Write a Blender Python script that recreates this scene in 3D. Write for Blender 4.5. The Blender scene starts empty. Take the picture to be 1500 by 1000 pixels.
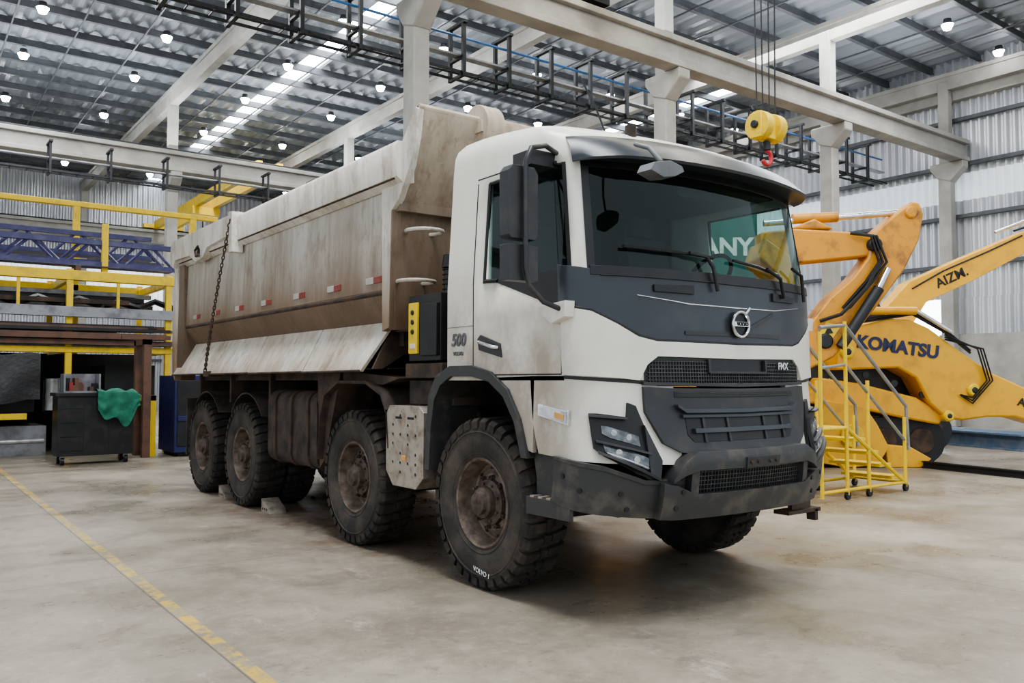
import bpy, bmesh, math, random
from mathutils import Vector, Matrix
random.seed(7)
S=bpy.context.scene
# ------------------------------------------------------------------ materials
def nodes(name):
    m=bpy.data.materials.new(name); m.use_nodes=True
    nt=m.node_tree; b=nt.nodes['Principled BSDF']; return m,nt,b
def rgb(c): return (c[0],c[1],c[2],1)
def noise(nt,scale,detail=5,stretch=(1,1,1),rough=.6):
    tc=nt.nodes.new('ShaderNodeTexCoord'); mp=nt.nodes.new('ShaderNodeMapping'); mp.inputs['Scale'].default_value=stretch
    n=nt.nodes.new('ShaderNodeTexNoise'); n.inputs['Scale'].default_value=scale; n.inputs['Detail'].default_value=detail; n.inputs['Roughness'].default_value=rough
    nt.links.new(tc.outputs['Object'],mp.inputs[0]); nt.links.new(mp.outputs[0],n.inputs['Vector']); return n
def ramp(nt,src,p0,p1,c0=(0,0,0),c1=(1,1,1)):
    r=nt.nodes.new('ShaderNodeValToRGB'); e=r.color_ramp.elements
    e[0].position=p0; e[0].color=rgb(c0); e[1].position=p1; e[1].color=rgb(c1)
    nt.links.new(src,r.inputs[0]); return r
def mixc(nt,fac,a,b,mode='MIX'):
    m=nt.nodes.new('ShaderNodeMix'); m.data_type='RGBA'; m.blend_type=mode
    if hasattr(fac,'links'): nt.links.new(fac,m.inputs[0])
    else: m.inputs[0].default_value=fac
    for s,i in ((a,6),(b,7)):
        if hasattr(s,'links'): nt.links.new(s,m.inputs[i])
        else: m.inputs[i].default_value=rgb(s)
    return m.outputs[2]
def math_(nt,op,a,b=None,clamp=False):
    m=nt.nodes.new('ShaderNodeMath'); m.operation=op; m.use_clamp=clamp
    for s,i in ((a,0),(b,1)):
        if s is None: continue
        if hasattr(s,'links'): nt.links.new(s,m.inputs[i])
        else: m.inputs[i].default_value=s
    return m.outputs[0]
def bump(nt,b,src,st,dist=.02):
    bp=nt.nodes.new('ShaderNodeBump'); bp.inputs['Strength'].default_value=st; bp.inputs['Distance'].default_value=dist
    nt.links.new(src,bp.inputs['Height']); nt.links.new(bp.outputs[0],b.inputs['Normal'])
def M(name,c,rough=.5,metal=0,c2=None,scale=4,lo=.45,hi=.65,stretch=(1,1,1),bmp=0,spec=.5,bscale=None):
    m,nt,b=nodes(name)
    b.inputs['Roughness'].default_value=rough; b.inputs['Metallic'].default_value=metal; b.inputs['Specular IOR Level'].default_value=spec
    n=noise(nt,scale,6,stretch)
    if c2 is None: c2=tuple(x*.75 for x in c)
    r=ramp(nt,n.outputs['Fac'],lo,hi)
    nt.links.new(mixc(nt,r.outputs[0],c,c2),b.inputs['Base Color'])
    if bmp:
        n2=noise(nt,bscale or scale*5,4); bump(nt,b,n2.outputs['Fac'],bmp)
    return m
def paint(name,c,dirt,zlo,zhi,amt=.5,scale=3,streak=(1,1,.25),rough=.35,zmax=.55):
    m,nt,b=nodes(name)
    n=noise(nt,scale,8,streak,.65); r=ramp(nt,n.outputs['Fac'],.42,.72)
    tc=nt.nodes.new('ShaderNodeTexCoord'); sp=nt.nodes.new('ShaderNodeSeparateXYZ'); nt.links.new(tc.outputs['Object'],sp.inputs[0])
    mr=nt.nodes.new('ShaderNodeMapRange'); mr.inputs[1].default_value=zlo; mr.inputs[2].default_value=zhi; mr.inputs[3].default_value=zmax; mr.inputs[4].default_value=0
    nt.links.new(sp.outputs[2],mr.inputs[0])
    my=nt.nodes.new('ShaderNodeMapRange'); my.inputs[1].default_value=3.85; my.inputs[2].default_value=4.25; my.inputs[3].default_value=.15; my.inputs[4].default_value=1
    nt.links.new(sp.outputs[1],my.inputs[0])
    n3=noise(nt,2.6,9,(1,1,.8),.72); g=math_(nt,'MULTIPLY',math_(nt,'MULTIPLY',mr.outputs[0],ramp(nt,n3.outputs['Fac'],.25,.62).outputs[0],True),my.outputs[0])
    g=math_(nt,'MULTIPLY',g,.72)
    f=math_(nt,'ADD',math_(nt,'MULTIPLY',r.outputs[0],amt),g,True)
    nt.links.new(mixc(nt,f,c,dirt),b.inputs['Base Color'])
    rr=math_(nt,'ADD',math_(nt,'MULTIPLY',f,.45),rough,True); nt.links.new(rr,b.inputs['Roughness'])
    return m
def EM(name,c,st):
    m,nt,b=nodes(name); b.inputs['Base Color'].default_value=rgb(c); b.inputs['Emission Color'].default_value=rgb(c); b.inputs['Emission Strength'].default_value=st; return m

white=paint('cab_paint',(.80,.775,.70),(.29,.23,.175),1.2,2.45,.14,3,(1,1,.4),.28,1.6)
def dumpmat(name,base,dark,rust,zl,zh,spots=.45,pw=1.0,streak=.35,gp=1.5):
    m,nt,b=nodes(name)
    n=noise(nt,2.0,9,(1,1,.2),.72); r=ramp(nt,n.outputs['Fac'],.42,.62)
    n2=noise(nt,4,10,(1,1,.5),.78); r2=ramp(nt,n2.outputs['Fac'],.52,.62)
    n8=noise(nt,9,6,(1,1,.05),.6); r8=ramp(nt,n8.outputs['Fac'],.50,.64)
    tc=nt.nodes.new('ShaderNodeTexCoord'); sp=nt.nodes.new('ShaderNodeSeparateXYZ'); nt.links.new(tc.outputs['Object'],sp.inputs[0])
    mr=nt.nodes.new('ShaderNodeMapRange'); mr.inputs[1].default_value=zl; mr.inputs[2].default_value=zh; mr.inputs[3].default_value=1; mr.inputs[4].default_value=0
    nt.links.new(sp.outputs[2],mr.inputs[0])
    c=mixc(nt,r.outputs[0],base,dark)
    c=mixc(nt,math_(nt,'MULTIPLY',r8.outputs[0],streak),c,rust)
    g=math_(nt,'POWER',mr.outputs[0],gp)
    f=math_(nt,'MULTIPLY',g,math_(nt,'ADD',n.outputs['Fac'],.45*pw),True)
    c=mixc(nt,f,c,rust)
    c=mixc(nt,math_(nt,'MULTIPLY',r2.outputs[0],spots),c,rust)
    nt.links.new(c,b.inputs['Base Color']); b.inputs['Roughness'].default_value=.45
    bump(nt,b,n2.outputs['Fac'],.15); return m
bodyside=dumpmat('dump_side',(.62,.595,.54),(.44,.40,.34),(.18,.115,.068),2.15,3.1,.42,1.3,.36,1.3)
bodyrail=dumpmat('dump_rail',(.74,.71,.645),(.54,.49,.41),(.25,.165,.10),2.0,2.9,.48,1,.24)
bodyfront=dumpmat('dump_front',(.34,.275,.21),(.24,.18,.135),(.12,.078,.05),2.0,3.9,.5)
apron=dumpmat('dump_apron',(.70,.67,.60),(.50,.44,.35),(.22,.13,.075),1.45,1.76,.55,1.1,.25)
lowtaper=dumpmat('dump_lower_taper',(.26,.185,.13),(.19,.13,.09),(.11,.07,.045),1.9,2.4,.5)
rustm=M('rusty_underbody',(.095,.062,.044),.8,0,(.042,.032,.027),5,.4,.6,bmp=.3)
dirtym=M('muddy_chassis',(.085,.066,.054),.85,0,(.034,.029,.026),4,.4,.6,bmp=.3)
plastic=M('dark_plastic',(.032,.033,.036),.42,0,(.06,.056,.052),5,.48,.75)
plastic2=M('hood_plastic',(.036,.043,.054),.32,0,(.06,.065,.07),3,.5,.8)
black=M('black_plastic',(.010,.010,.011),.4,0,(.017,.017,.017))
mesh_m=M('grille_bars',(.05,.05,.052),.4,0,(.08,.077,.072),20)
bumperm=M('bumper_plastic',(.046,.046,.047),.5,0,(.15,.128,.105),5,.5,.78)
rubber=M('tyre_rubber',(.034,.031,.029),.8,0,(.10,.082,.066),4,.42,.72,bmp=.35,bscale=60)
rubber2=M('tread_rubber',(.024,.022,.021),.85,0,(.075,.06,.048),7,.46,.72)
rim=M('rim_dirty',(.23,.18,.145),.6,.25,(.085,.06,.048),9,.4,.65,bmp=.3)
hub=M('hub_dirty',(.14,.105,.085),.6,.3,(.05,.038,.032),12,.4,.65)
chrome=M('chrome',(.75,.75,.76),.18,1,(.5,.5,.5))
silver=M('perforated_steel',(.50,.45,.39),.4,.6,(.25,.19,.145),8,.45,.7)
lamp=M('lamp_glass',(.22,.235,.25),.08,.5,(.10,.11,.12),14,.4,.6)
lampw=M('lamp_reflector',(.62,.63,.64),.15,.7,(.4,.4,.4),12)
orange=M('orange_lens',(.75,.40,.12),.25)
redm=M('red_reflector',(.28,.05,.04),.4); whitem=M('white_reflector',(.5,.47,.42),.4)
interior=M('cab_interior',(.02,.021,.022),.7)
seatm=M('seat_cloth',(.035,.036,.04),.8)
yel=M('machine_yellow',(.82,.44,.03),.36,0,(.50,.25,.03),3,.48,.85)
org=M('machine_orange',(.64,.29,.03),.42,0,(.20,.09,.035),3,.5,.70)
ysteel=M('yellow_steel',(.80,.56,.03),.45,0,(.46,.33,.06),5,.5,.8)
concrete=M('concrete_precast',(.39,.38,.35),.8,0,(.27,.26,.24),1.2,.35,.7,bmp=.1)
dsteel=M('dark_steel',(.032,.034,.038),.5,.3)
purlinm=M('purlin_steel',(.10,.108,.118),.5,.3)
purple=M('blue_steel',(.045,.045,.14),.45,0,(.09,.09,.18))
navy=M('navy_paint',(.022,.028,.12),.45)
bluebeam=M('blue_primer',(.10,.16,.26),.6,0,(.18,.22,.28))
brown=M('brown_primer',(.16,.085,.06),.7,0,(.09,.06,.05))
galv=M('galvanised',(.42,.43,.44),.4,.4,(.3,.3,.31),6)
greenc=M('green_cloth',(.015,.14,.09),.8,0,(.03,.20,.13),8)
blackcab=M('cabinet_black',(.015,.016,.018),.4,0,(.03,.03,.03))
tarp=M('black_tarp',(.018,.018,.02),.45,0,(.035,.035,.038),3,bmp=.5)
redhook=M('hook_red',(.5,.04,.05),.4)
greyrail=M('rail_grey',(.33,.34,.35),.4,.5)
mirg=M('mirror_cap',(.16,.165,.17),.35)
teal=M('teal_panel',(.02,.13,.12),.6)
textw=M('white_print',(.9,.9,.9),.5); textd=M('dark_print',(.02,.03,.10),.5); textg=M('grey_print',(.12,.12,.13),.5)
textb=M('black_print',(.015,.015,.015),.5)
pipeb=M('blue_pipe',(.05,.16,.38),.4)
sheet=M('sheet_stock',(.30,.31,.33),.45,.5,(.18,.18,.2),4)

def glassmat(name,tint,k0,k1):
    m=bpy.data.materials.new(name); m.use_nodes=True; nt=m.node_tree
    for n in list(nt.nodes): nt.nodes.remove(n)
    o=nt.nodes.new('ShaderNodeOutputMaterial'); t=nt.nodes.new('ShaderNodeBsdfTransparent'); t.inputs[0].default_value=rgb(tint)
    g=nt.nodes.new('ShaderNodeBsdfGlossy'); g.inputs['Roughness'].default_value=.02; g.inputs[0].default_value=(.85,.95,.95,1)
    lw=nt.nodes.new('ShaderNodeLayerWeight'); lw.inputs[0].default_value=.5
    f=math_(nt,'ADD',math_(nt,'MULTIPLY',math_(nt,'POWER',lw.outputs['Facing'],4.0),k1),k0,True)
    mx=nt.nodes.new('ShaderNodeMixShader'); nt.links.new(f,mx.inputs[0]); nt.links.new(t.outputs[0],mx.inputs[1]); nt.links.new(g.outputs[0],mx.inputs[2]); nt.links.new(mx.outputs[0],o.inputs[0]); return m
glass=glassmat('tinted_glass',(.55,.70,.67),.035,.5)

# ------------------------------------------------------------------ builder
class MB:
    def __init__(s): s.v=[];s.f=[];s.mi=[];s.mats=[]
    def k(s,m):
        if m not in s.mats: s.mats.append(m)
        return s.mats.index(m)
    def add(s,verts,faces,m,X=None):
        o=len(s.v); i=s.k(m)
        for v in verts:
            v=Vector(v); s.v.append(tuple(X@v if X is not None else v))
        for f in faces: s.f.append([o+a for a in f]); s.mi.append(i)
    def box(s,m,x0,x1,y0,y1,z0,z1,X=None):
        v=[(x,y,z) for x in (x0,x1) for y in (y0,y1) for z in (z0,z1)]
        s.add(v,[(0,1,3,2),(4,6,7,5),(0,4,5,1),(2,3,7,6),(0,2,6,4),(1,5,7,3)],m,X)
    def cyl(s,m,p,q,r,n=16,r2=None,X=None):
        p=Vector(p);q=Vector(q);d=(q-p).normalized(); a=d.orthogonal().normalized(); b=d.cross(a); r2=r if r2 is None else r2
        v=[]
        for i in range(n):
            t=2*math.pi*i/n; e=a*math.cos(t)+b*math.sin(t); v.append(p+e*r); v.append(q+e*r2)
        f=[(2*i,2*((i+1)%n),2*((i+1)%n)+1,2*i+1) for i in range(n)]
        f.append([2*i for i in range(n)]); f.append([2*i+1 for i in range(n)])
        s.add(v,f,m,X)
    def tube(s,m,pts,r,n=8,X=None,closed=False):
        pts=[Vector(p) for p in pts]
        L=len(pts); ref=None; v=[]
        for i,p in enumerate(pts):
            if closed: d=pts[(i+1)%L]-pts[i-1]
            else: d=(pts[min(i+1,L-1)]-pts[max(i-1,0)])
            d.normalize()
            if ref is None: a=d.orthogonal().normalized()
            else:
                a=ref-d*ref.dot(d)
                a=a.normalized() if a.length>1e-4 else d.orthogonal().normalized()
            ref=a; b=d.cross(a)
            for j in range(n):
                t=2*math.pi*j/n; v.append(p+a*math.cos(t)*r+b*math.sin(t)*r)
        f=[]
        for i in range(L if closed else L-1):
            for j in range(n):
                k=(i+1)%L
                f.append((i*n+j,i*n+(j+1)%n,k*n+(j+1)%n,k*n+j))
        if not closed:
            f.append(list(range(n))); f.append([(L-1)*n+j for j in range(n)])
        s.add(v,f,m,X)
    def prism(s,m,poly,ax,a0,a1,X=None):
        def P(a,b,c): return {'x':(c,a,b),'y':(a,c,b),'z':(a,b,c)}[ax]
        n=len(poly); v=[P(a,b,a0) for a,b in poly]+[P(a,b,a1) for a,b in poly]
        f=[list(range(n)),list(range(n,2*n))]+[(i,(i+1)%n,n+(i+1)%n,n+i) for i in range(n)]
        s.add(v,f,m,X)
    def lathe(s,m,prof,n=48,X=None):
        v=[];f=[]; L=len(prof)
        for i in range(n):
            t=2*math.pi*i/n
            for r,w in prof: v.append((-w,r*math.cos(t),r*math.sin(t)))
        for i in range(n):
            for j in range(L-1):
                k=(i+1)%n; f.append((i*L+j,i*L+j+1,k*L+j+1,k*L+j))
        s.add(v,f,m,X)
    def strip(s,m,A,B,X=None):
        n=len(A); s.add(list(A)+list(B),[(i,i+1,n+i+1,n+i) for i in range(n-1)],m,X)
    def build(s,name,parent=None,bevel=0,angle=35,seg=2,loc=None,solid=0):
        me=bpy.data.meshes.new(name); me.from_pydata(s.v,[],s.f)
        for m in s.mats: me.materials.append(m)
        me.polygons.foreach_set('material_index',s.mi)
        bm=bmesh.new(); bm.from_mesh(me); bmesh.ops.remove_doubles(bm,verts=bm.verts,dist=1e-5); bmesh.ops.recalc_face_normals(bm,faces=bm.faces); bm.to_mesh(me); bm.free()
        me.polygons.foreach_set('use_smooth',[True]*len(me.polygons)); me.set_sharp_from_angle(angle=math.radians(angle))
        o=bpy.data.objects.new(name,me); S.collection.objects.link(o)
        if parent: o.parent=parent
        if loc: o.location=loc
        if solid:
            q=o.modifiers.new('s','SOLIDIFY'); q.thickness=solid; q.offset=-1
        if bevel:
            q=o.modifiers.new('b','BEVEL'); q.width=bevel; q.segments=seg; q.limit_method='ANGLE'; q.angle_limit=math.radians(40)
        return o
def empty(name,loc=(0,0,0)):
    e=bpy.data.objects.new(name,None); e.location=loc; S.collection.objects.link(e); return e
def text(name,body_,size,origin,xd,up,mat,parent=None,ext=.004,align='CENTER',bold=0,shear=0):
    c=bpy.data.curves.new(name,'FONT'); c.body=body_; c.size=size; c.extrude=ext; c.align_x=align; c.align_y='CENTER'; c.offset=bold; c.shear=shear
    o=bpy.data.objects.new(name,c); S.collection.objects.link(o)
    xd=Vector(xd).normalized(); up=Vector(up); up=(up-xd*up.dot(xd)).normalized(); n=xd.cross(up)
    R=Matrix((xd,up,n)).transposed().to_4x4(); R.translation=Vector(origin); o.matrix_local=R
    o.data.materials.append(mat)
    if parent: o.parent=parent
    return o
def interp(T,z):
    if z<=T[0][0]: return T[0][1]
    for (a,b),(c,d) in zip(T,T[1:]):
        if z<=c: return b+(d-b)*(z-a)/(c-a)
    return T[-1][1]

# ------------------------------------------------------------------ DUMP TRUCK
truck=empty('dump_truck',(4.70,0,0))
YC=[(0.5,3.72),(0.75,3.64),(1.0,3.61),(1.1,3.65),(1.3,3.69),(1.6,3.71),(2.2,3.73),(2.93,3.84),(3.05,3.88),(3.13,3.94),(3.19,4.03),(3.25,4.20),(3.29,4.42),(3.32,4.7)]
HW=[(0,1.25),(2.2,1.25),(2.93,1.205),(3.05,1.195),(3.13,1.185),(3.19,1.16),(3.25,1.10),(3.28,1.0),(3.30,.8)]
PL=[(0,0,0),(.2,.2,.004),(.4,.4,.018),(.6,.6,.045),(.8,.797,.088),(1.0,.992,.145),(1.1,1.09,.185),(1.16,1.145,.215),(1.22,1.193,.255),(1.28,1.23,.305),(1.34,1.25,.37)]
SE=PL[-1][0]
def plan(a):
    a=abs(a)
    if a>=SE: return 1.25,PL[-1][2]+(a-SE)
    for p,q in zip(PL,PL[1:]):
        if a<=q[0]:
            t=(a-p[0])/(q[0]-p[0]); return p[1]+(q[1]-p[1])*t,p[2]+(q[2]-p[2])*t
def surf(s,z,off=0):
    a=abs(s); sg=-1 if s<0 else 1
    u,dy=plan(a); u1,d1=plan(a+.03); u0,d0=plan(max(a-.03,0))
    tx,ty=u1-u0,d1-d0; L=math.hypot(tx,ty); nx,ny=ty/L,-tx/L
    if a<.03: nx,ny=0,-1
    k=interp(HW,z)/1.25
    return (sg*(u*k+nx*off), interp(YC,z)+dy+ny*off, z)
def dens(st,d=.07):
    o=[st[0]]
    for p,q in zip(st,st[1:]):
        n=max(1,int((q[0]-p[0])/d+.5))
        for i in range(1,n+1):
            t=i/n; o.append(tuple(p[j]+(q[j]-p[j])*t for j in range(3)))
    return o
def panel(b,m,st,off,th=.03,nz=4,mirror=True):
    st=dens(st)
    if mirror and st[0][0]==0: sets=[[(-s,a,c) for s,a,c in reversed(st[1:])]+st]
    elif mirror: sets=[st,[(-s,a,c) for s,a,c in reversed(st)]]
    else: sets=[st]
    for q in sets:
        n=len(q); v=[];f=[]; R=nz+1
        for s,a,c in q:
            for j in range(R): v.append(surf(s,a+(c-a)*j/nz,off))
        N=len(v)
        for s,a,c in q:
            for j in range(R): v.append(surf(s,a+(c-a)*j/nz,off-th))
        for i in range(n-1):
            for j in range(nz): f.append((i*R+j,(i+1)*R+j,(i+1)*R+j+1,i*R+j+1))
            f.append((i*R,(i+1)*R,N+(i+1)*R,N+i*R)); f.append((i*R+nz,(i+1)*R+nz,N+(i+1)*R+nz,N+i*R+nz))
        for j in range(nz):
            for i in (0,n-1): f.append((i*R+j,i*R+j+1,N+i*R+j+1,N+i*R+j))
        b.add(v,f,m)
# --- cab hull
hull=MB(); gl=MB()
rows=[1.50,1.7,1.95,2.2,2.45,2.7,2.93,3.0,3.05,3.09,3.13,3.16,3.19,3.22,3.25,3.265,3.28,3.29,3.30]
fs=[p[0] for p in PL]
ts=[.03,.2,.4,.6,.73,.9,1.0]
YR=[(3.05,5.50),(3.19,5.49),(3.25,5.46),(3.28,5.42),(3.30,5.28)]
def lift(y,z):
    w=min(max((z-2.93)/.2,0),1); t=min(max((y-4.1)/1.2,0),1); return z+.09*w*t*t*(3-2*t)
def hullrow(z):
    half=[]
    for s in fs: x,y,_=surf(s,z); half.append((x,y))
    k=interp(HW,z)/1.25; y0=half[-1][1]; yr=interp(YR,z)
    for t in ts: half.append((1.25*k, y0+(yr-.04-y0)*t))
    half.append((1.21*k,yr)); half.append((.6*k,yr)); half.append((0,yr))
    left=[(-x,y) for x,y in half]
    return [(x,y,lift(y,z)) for x,y in left[::-1][:-1]+half], len(half)
G=[hullrow(z) for z in rows]; H=G[0][1]; W=len(G[0][0])
for r in range(len(rows)-1):
    for c in range(W-1):
        q=[G[r][0][c],G[r][0][c+1],G[r+1][0][c+1],G[r+1][0][c]]
        k=c-(H-1) if c>=H-1 else (H-2)-c
        ishole=False
        if 3<=r<6:
            if k<7: ishole=True
            if 9<=k<len(fs)+3: ishole=True
        (gl if ishole else hull).add(q,[(0,1,2,3)],glass if ishole else white)
top=list(G[-1][0][:-1])
hull.add(top+[(0,4.95,3.40)],[(i,(i+1)%len(top),len(top)) for i in range(len(top))],white)
bot=list(G[0][0][:-1])
hull.add(bot,[list(range(len(bot)))],dirtym)
hull.build('cab_shell',truck,solid=.03,angle=40)
gl.build('cab_glass',truck,angle=40)
fr=MB()
panel(fr,white,[(.60,.96,1.53),(1.0,.98,1.53),(1.34,1.0,1.53),(1.69,1.02,1.53)],0,.04,4)
for sg in (-1,1):
    fr.prism(white,[(4.40,1.02),(4.52,1.05),(4.60,1.30),(4.80,1.47),(4.95,1.52),(4.38,1.53)],'x',sg*1.215,sg*1.25)
panel(fr,plastic2,[(0,1.755,2.185),(.72,1.765,2.19),(.84,1.79,2.195),(1.0,1.87,2.20),(1.16,1.95,2.21),(1.34,1.985,2.24),(1.36,1.985,2.25)],.018,.03,5)
panel(fr,black,[(0,2.16,2.225),(1.16,2.17,2.23)],.024,.03,1)
panel(fr,black,[(1.125,2.2,2.94),(1.175,2.2,2.94)],.006,.01,3); panel(fr,black,[(0,2.89,2.95),(1.17,2.89,2.95)],.006,.01,1)
panel(fr,black,[(1.27,2.2,2.93),(1.295,2.2,2.93)],.006,.01,3)
panel(fr,chrome,[(0,1.995,2.003),(.45,2.0,2.008),(.86,2.045,2.05)],.024,.01,1)
for s in (.42,): panel(fr,black,[(s,2.07,2.13),(s+.32,2.075,2.12)],.035,.03,1)
panel(fr,black,[(0,2.155,2.165),(1.1,2.165,2.172)],.03,.02,1)
panel(fr,black,[(0,1.742,1.758),(.72,1.752,1.768),(.84,1.777,1.793),(1.0,1.857,1.873),(1.16,1.937,1.953),(1.34,1.972,1.988)],.02,.02,1)
panel(fr,white,[(0,1.645,1.742),(.72,1.655,1.752),(.80,1.60,1.768),(.86,1.50,1.782),(1.0,1.515,1.857),(1.16,1.525,1.937),(1.34,1.535,1.972)],.022,.03,4)
panel(fr,black,[(.80,1.475,1.50),(1.34,1.51,1.53)],.005,.02,1)
panel(fr,black,[(0,1.46,1.645),(.72,1.465,1.655),(.82,1.50,1.60)],.006,.03,1)
for i in range(0,35):
    s=i*.023
    zt=1.545 if s<.30 else 1.63
    panel(fr,mesh_m,[(s+.001,1.475,zt),(s+.006,1.475,zt)],.014,.01,1)
for j in range(7):
    z=1.475+j*.024
    if z<1.55: panel(fr,mesh_m,[(0,z,z+.006),(.80,z,z+.006)],.016,.01,1)
    else: panel(fr,mesh_m,[(.30,z,z+.006),(.78,z,z+.006)],.016,.01,1)
panel(fr,plastic,[(0,1.545,1.562),(.30,1.545,1.562)],.03,.04,1)
panel(fr,plastic,[(0,1.455,1.475),(.84,1.47,1.49)],.03,.04,1)
panel(fr,plastic,[(.29,1.55,1.64),(.31,1.55,1.64)],.03,.04,1)
panel(fr,plastic,[(0,1.03,1.445),(.50,1.03,1.448),(.62,1.04,1.45),(.74,1.10,1.455),(.84,1.30,1.46)],.03,.05,5)
panel(fr,black,[(0,1.385,1.425),(.62,1.39,1.43)],.034,.01,1)
for j in range(3): panel(fr,mesh_m,[(0,1.393+j*.012,1.396+j*.012),(.6,1.397+j*.012,1.40+j*.012)],.038,.006,1)
panel(fr,plastic2,[(0,1.285,1.31),(.56,1.29,1.315),(.62,1.33,1.345)],.07,.05,1)
panel(fr,black,[(0,1.10,1.265),(.50,1.10,1.265),(.55,1.15,1.26)],.034,.01,1)
panel(fr,plastic2,[(0,1.16,1.19),(.50,1.16,1.19)],.06,.04,1)
panel(fr,plastic2,[(0,1.255,1.275),(.58,1.26,1.28)],.055,.04,1)
for s in (.18,.40): panel(fr,plastic,[(s,1.10,1.26),(s+.02,1.10,1.26)],.045,.02,1)
panel(fr,bumperm,[(0,.93,1.05),(.56,.93,1.05),(.66,.90,.99),(.74,.86,.88)],.11,.14,3)
panel(fr,bumperm,[(0,.62,.78),(.56,.62,.78),(.70,.62,.84),(.80,.63,.86)],.10,.14,3)
panel(fr,black,[(0,.77,.94),(.60,.78,.92)],.035,.03,1)
for i in range(20): panel(fr,mesh_m,[(.01+i*.028,.78,.93),(.016+i*.028,.78,.93)],.05,.01,1)
for j in range(5): panel(fr,mesh_m,[(0,.80+j*.028,.806+j*.028),(.58,.80+j*.028,.806+j*.028)],.05,.01,1)
panel(fr,bumperm,[(.54,.76,.95),(.60,.78,.93)],.09,.1,1)
panel(fr,plastic,[(0,.93,1.0),(.17,.93,1.0)],.125,.03,1)
panel(fr,bumperm,[(.60,.62,.90),(.80,.63,.87),(.92,.64,.88),(1.16,.67,.97),(1.34,.70,1.0),(1.50,.73,1.01)],.03,.07,4)
panel(fr,bumperm,[(.62,.84,.87),(.9,.85,.88),(1.16,.945,.975),(1.34,.98,1.005),(1.50,1.0,1.02)],.04,.03,1)
panel(fr,black,[(.79,.86,.99),(.84,.865,1.16),(.90,.90,1.34),(.955,.92,1.36),(.97,.93,1.27),(1.15,1.03,1.295),(1.20,1.08,1.295)],.022,.03,3)
panel(fr,lamp,[(.86,.935,1.01),(1.10,1.03,1.115),(1.14,1.06,1.12)],.030,.01,2)
panel(fr,lamp,[(.91,1.085,1.15),(1.10,1.145,1.215),(1.14,1.17,1.22)],.030,.01,2)
for (s,z,r) in ((.96,1.01,.022),(1.06,1.055,.022),(.98,1.145,.020),(1.07,1.175,.020)):
    for sg in (-1,1): fr.cyl(lampw,surf(s*sg,z,.03),surf(s*sg,z,.034),r,16)
panel(fr,lampw,[(.87,.945,.955),(1.13,1.05,1.06)],.033,.01,1)
panel(fr,plastic,[(.80,.87,.89),(.84,.89,.91),(1.18,1.05,1.07)],.06,.03,1)
panel(fr,plastic,[(.86,1.035,1.05),(1.18,1.12,1.135)],.06,.03,1)
panel(fr,plastic,[(.98,1.255,1.27),(1.2,1.275,1.29)],.06,.03,1)
panel(fr,plastic,[(.80,.87,1.0),(.83,.90,1.12),(.87,.91,1.22)],.055,.03,1)
for sg in (-1,1):
    fr.prism(chrome,[(4.02,1.215),(4.33,1.27),(4.33,1.345),(4.02,1.31)],'x',sg*1.245,sg*1.262)
    fr.prism(lampw,[(4.04,1.23),(4.31,1.28),(4.31,1.335),(4.04,1.30)],'x',sg*1.26,sg*1.268)
    fr.prism(orange,[(4.06,1.245),(4.15,1.262),(4.15,1.30),(4.06,1.285)],'x',sg*1.262,sg*1.271)
fr.build('front_fascia',truck,bevel=.006,angle=40)
bl=MB()
for s,z in ((.66,.80),(1.05,.80),(1.28,.82),(.70,.70),(1.40,.90),(1.0,.70)):
    for sg in (-1,1): bl.cyl(black,surf(s*sg,z,.0),surf(s*sg,z,.038 if s>.8 else .108),.016,10)
for s in (.06,.13):
    for sg in (-1,1): bl.cyl(rustm,surf(s*sg,.965,.1),surf(s*sg,.965,.135),.012,8)
bl.build('bumper_bolts',truck)
lg=MB(); c=surf(0,1.885,.02)
pts=[(c[0]+.085*math.cos(t),c[1]-.03,c[2]+.085*math.sin(t)) for t in [i*math.pi/16 for i in range(32)]]
lg.tube(chrome,pts,.011,8,closed=True); lg.cyl(black,(0,c[1]+.02,c[2]),(0,c[1]-.02,c[2]),.08,24)
lg.box(chrome,-.08,.08,c[1]-.045,c[1]-.02,c[2]-.016,c[2]+.016); lg.tube(chrome,[(.05,c[1]-.03,c[2]+.07),(.095,c[1]-.03,c[2]+.115)],.011,6)
panel(lg,plastic,[(.09,1.83,1.86),(.42,1.96,1.985)],.026,.01,1,mirror=False)
panel(lg,plastic,[(.09,1.80,1.83),(.50,1.80,1.825)],.026,.01,1,mirror=True)
lg.build('front_emblem',truck)
text('emblem_text','VOLVO',.036,(0,c[1]-.047,c[2]),(1,0,0),(0,0,1),textb,truck,.002,bold=.001)
p=surf(.52,1.60,.03); text('grille_badge','FMX',.07,p,(1,.1,0),(0,0,1),chrome,truck,.006,bold=.002)
vs=MB(); prof=[(-.01,3.135),(.03,3.13),(.07,3.10),(.12,3.05),(.17,2.98),(.19,2.94),(.17,2.925),(.10,2.945),(-.005,2.945)]
SV=1.22; ss=[-SV+i*(2*SV/44) for i in range(45)]
V=[];F=[]
for s in ss:
    e=abs(s)/SV; k=1 if e<.75 else 1-.72*((e-.75)/.25)**1.6
    drop=-.015*e**2
    for o_,z in prof: 
        P=surf(s,z,o_*k+.006); V.append((P[0],P[1],P[2]+drop))
n=len(prof)
for i in range(44):
    for j in range(n-1): F.append((i*n+j,i*n+j+1,(i+1)*n+j+1,(i+1)*n+j))
vs.add(V,F,plastic2); vs.build('sun_visor',truck,angle=50)
sd=MB()
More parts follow.
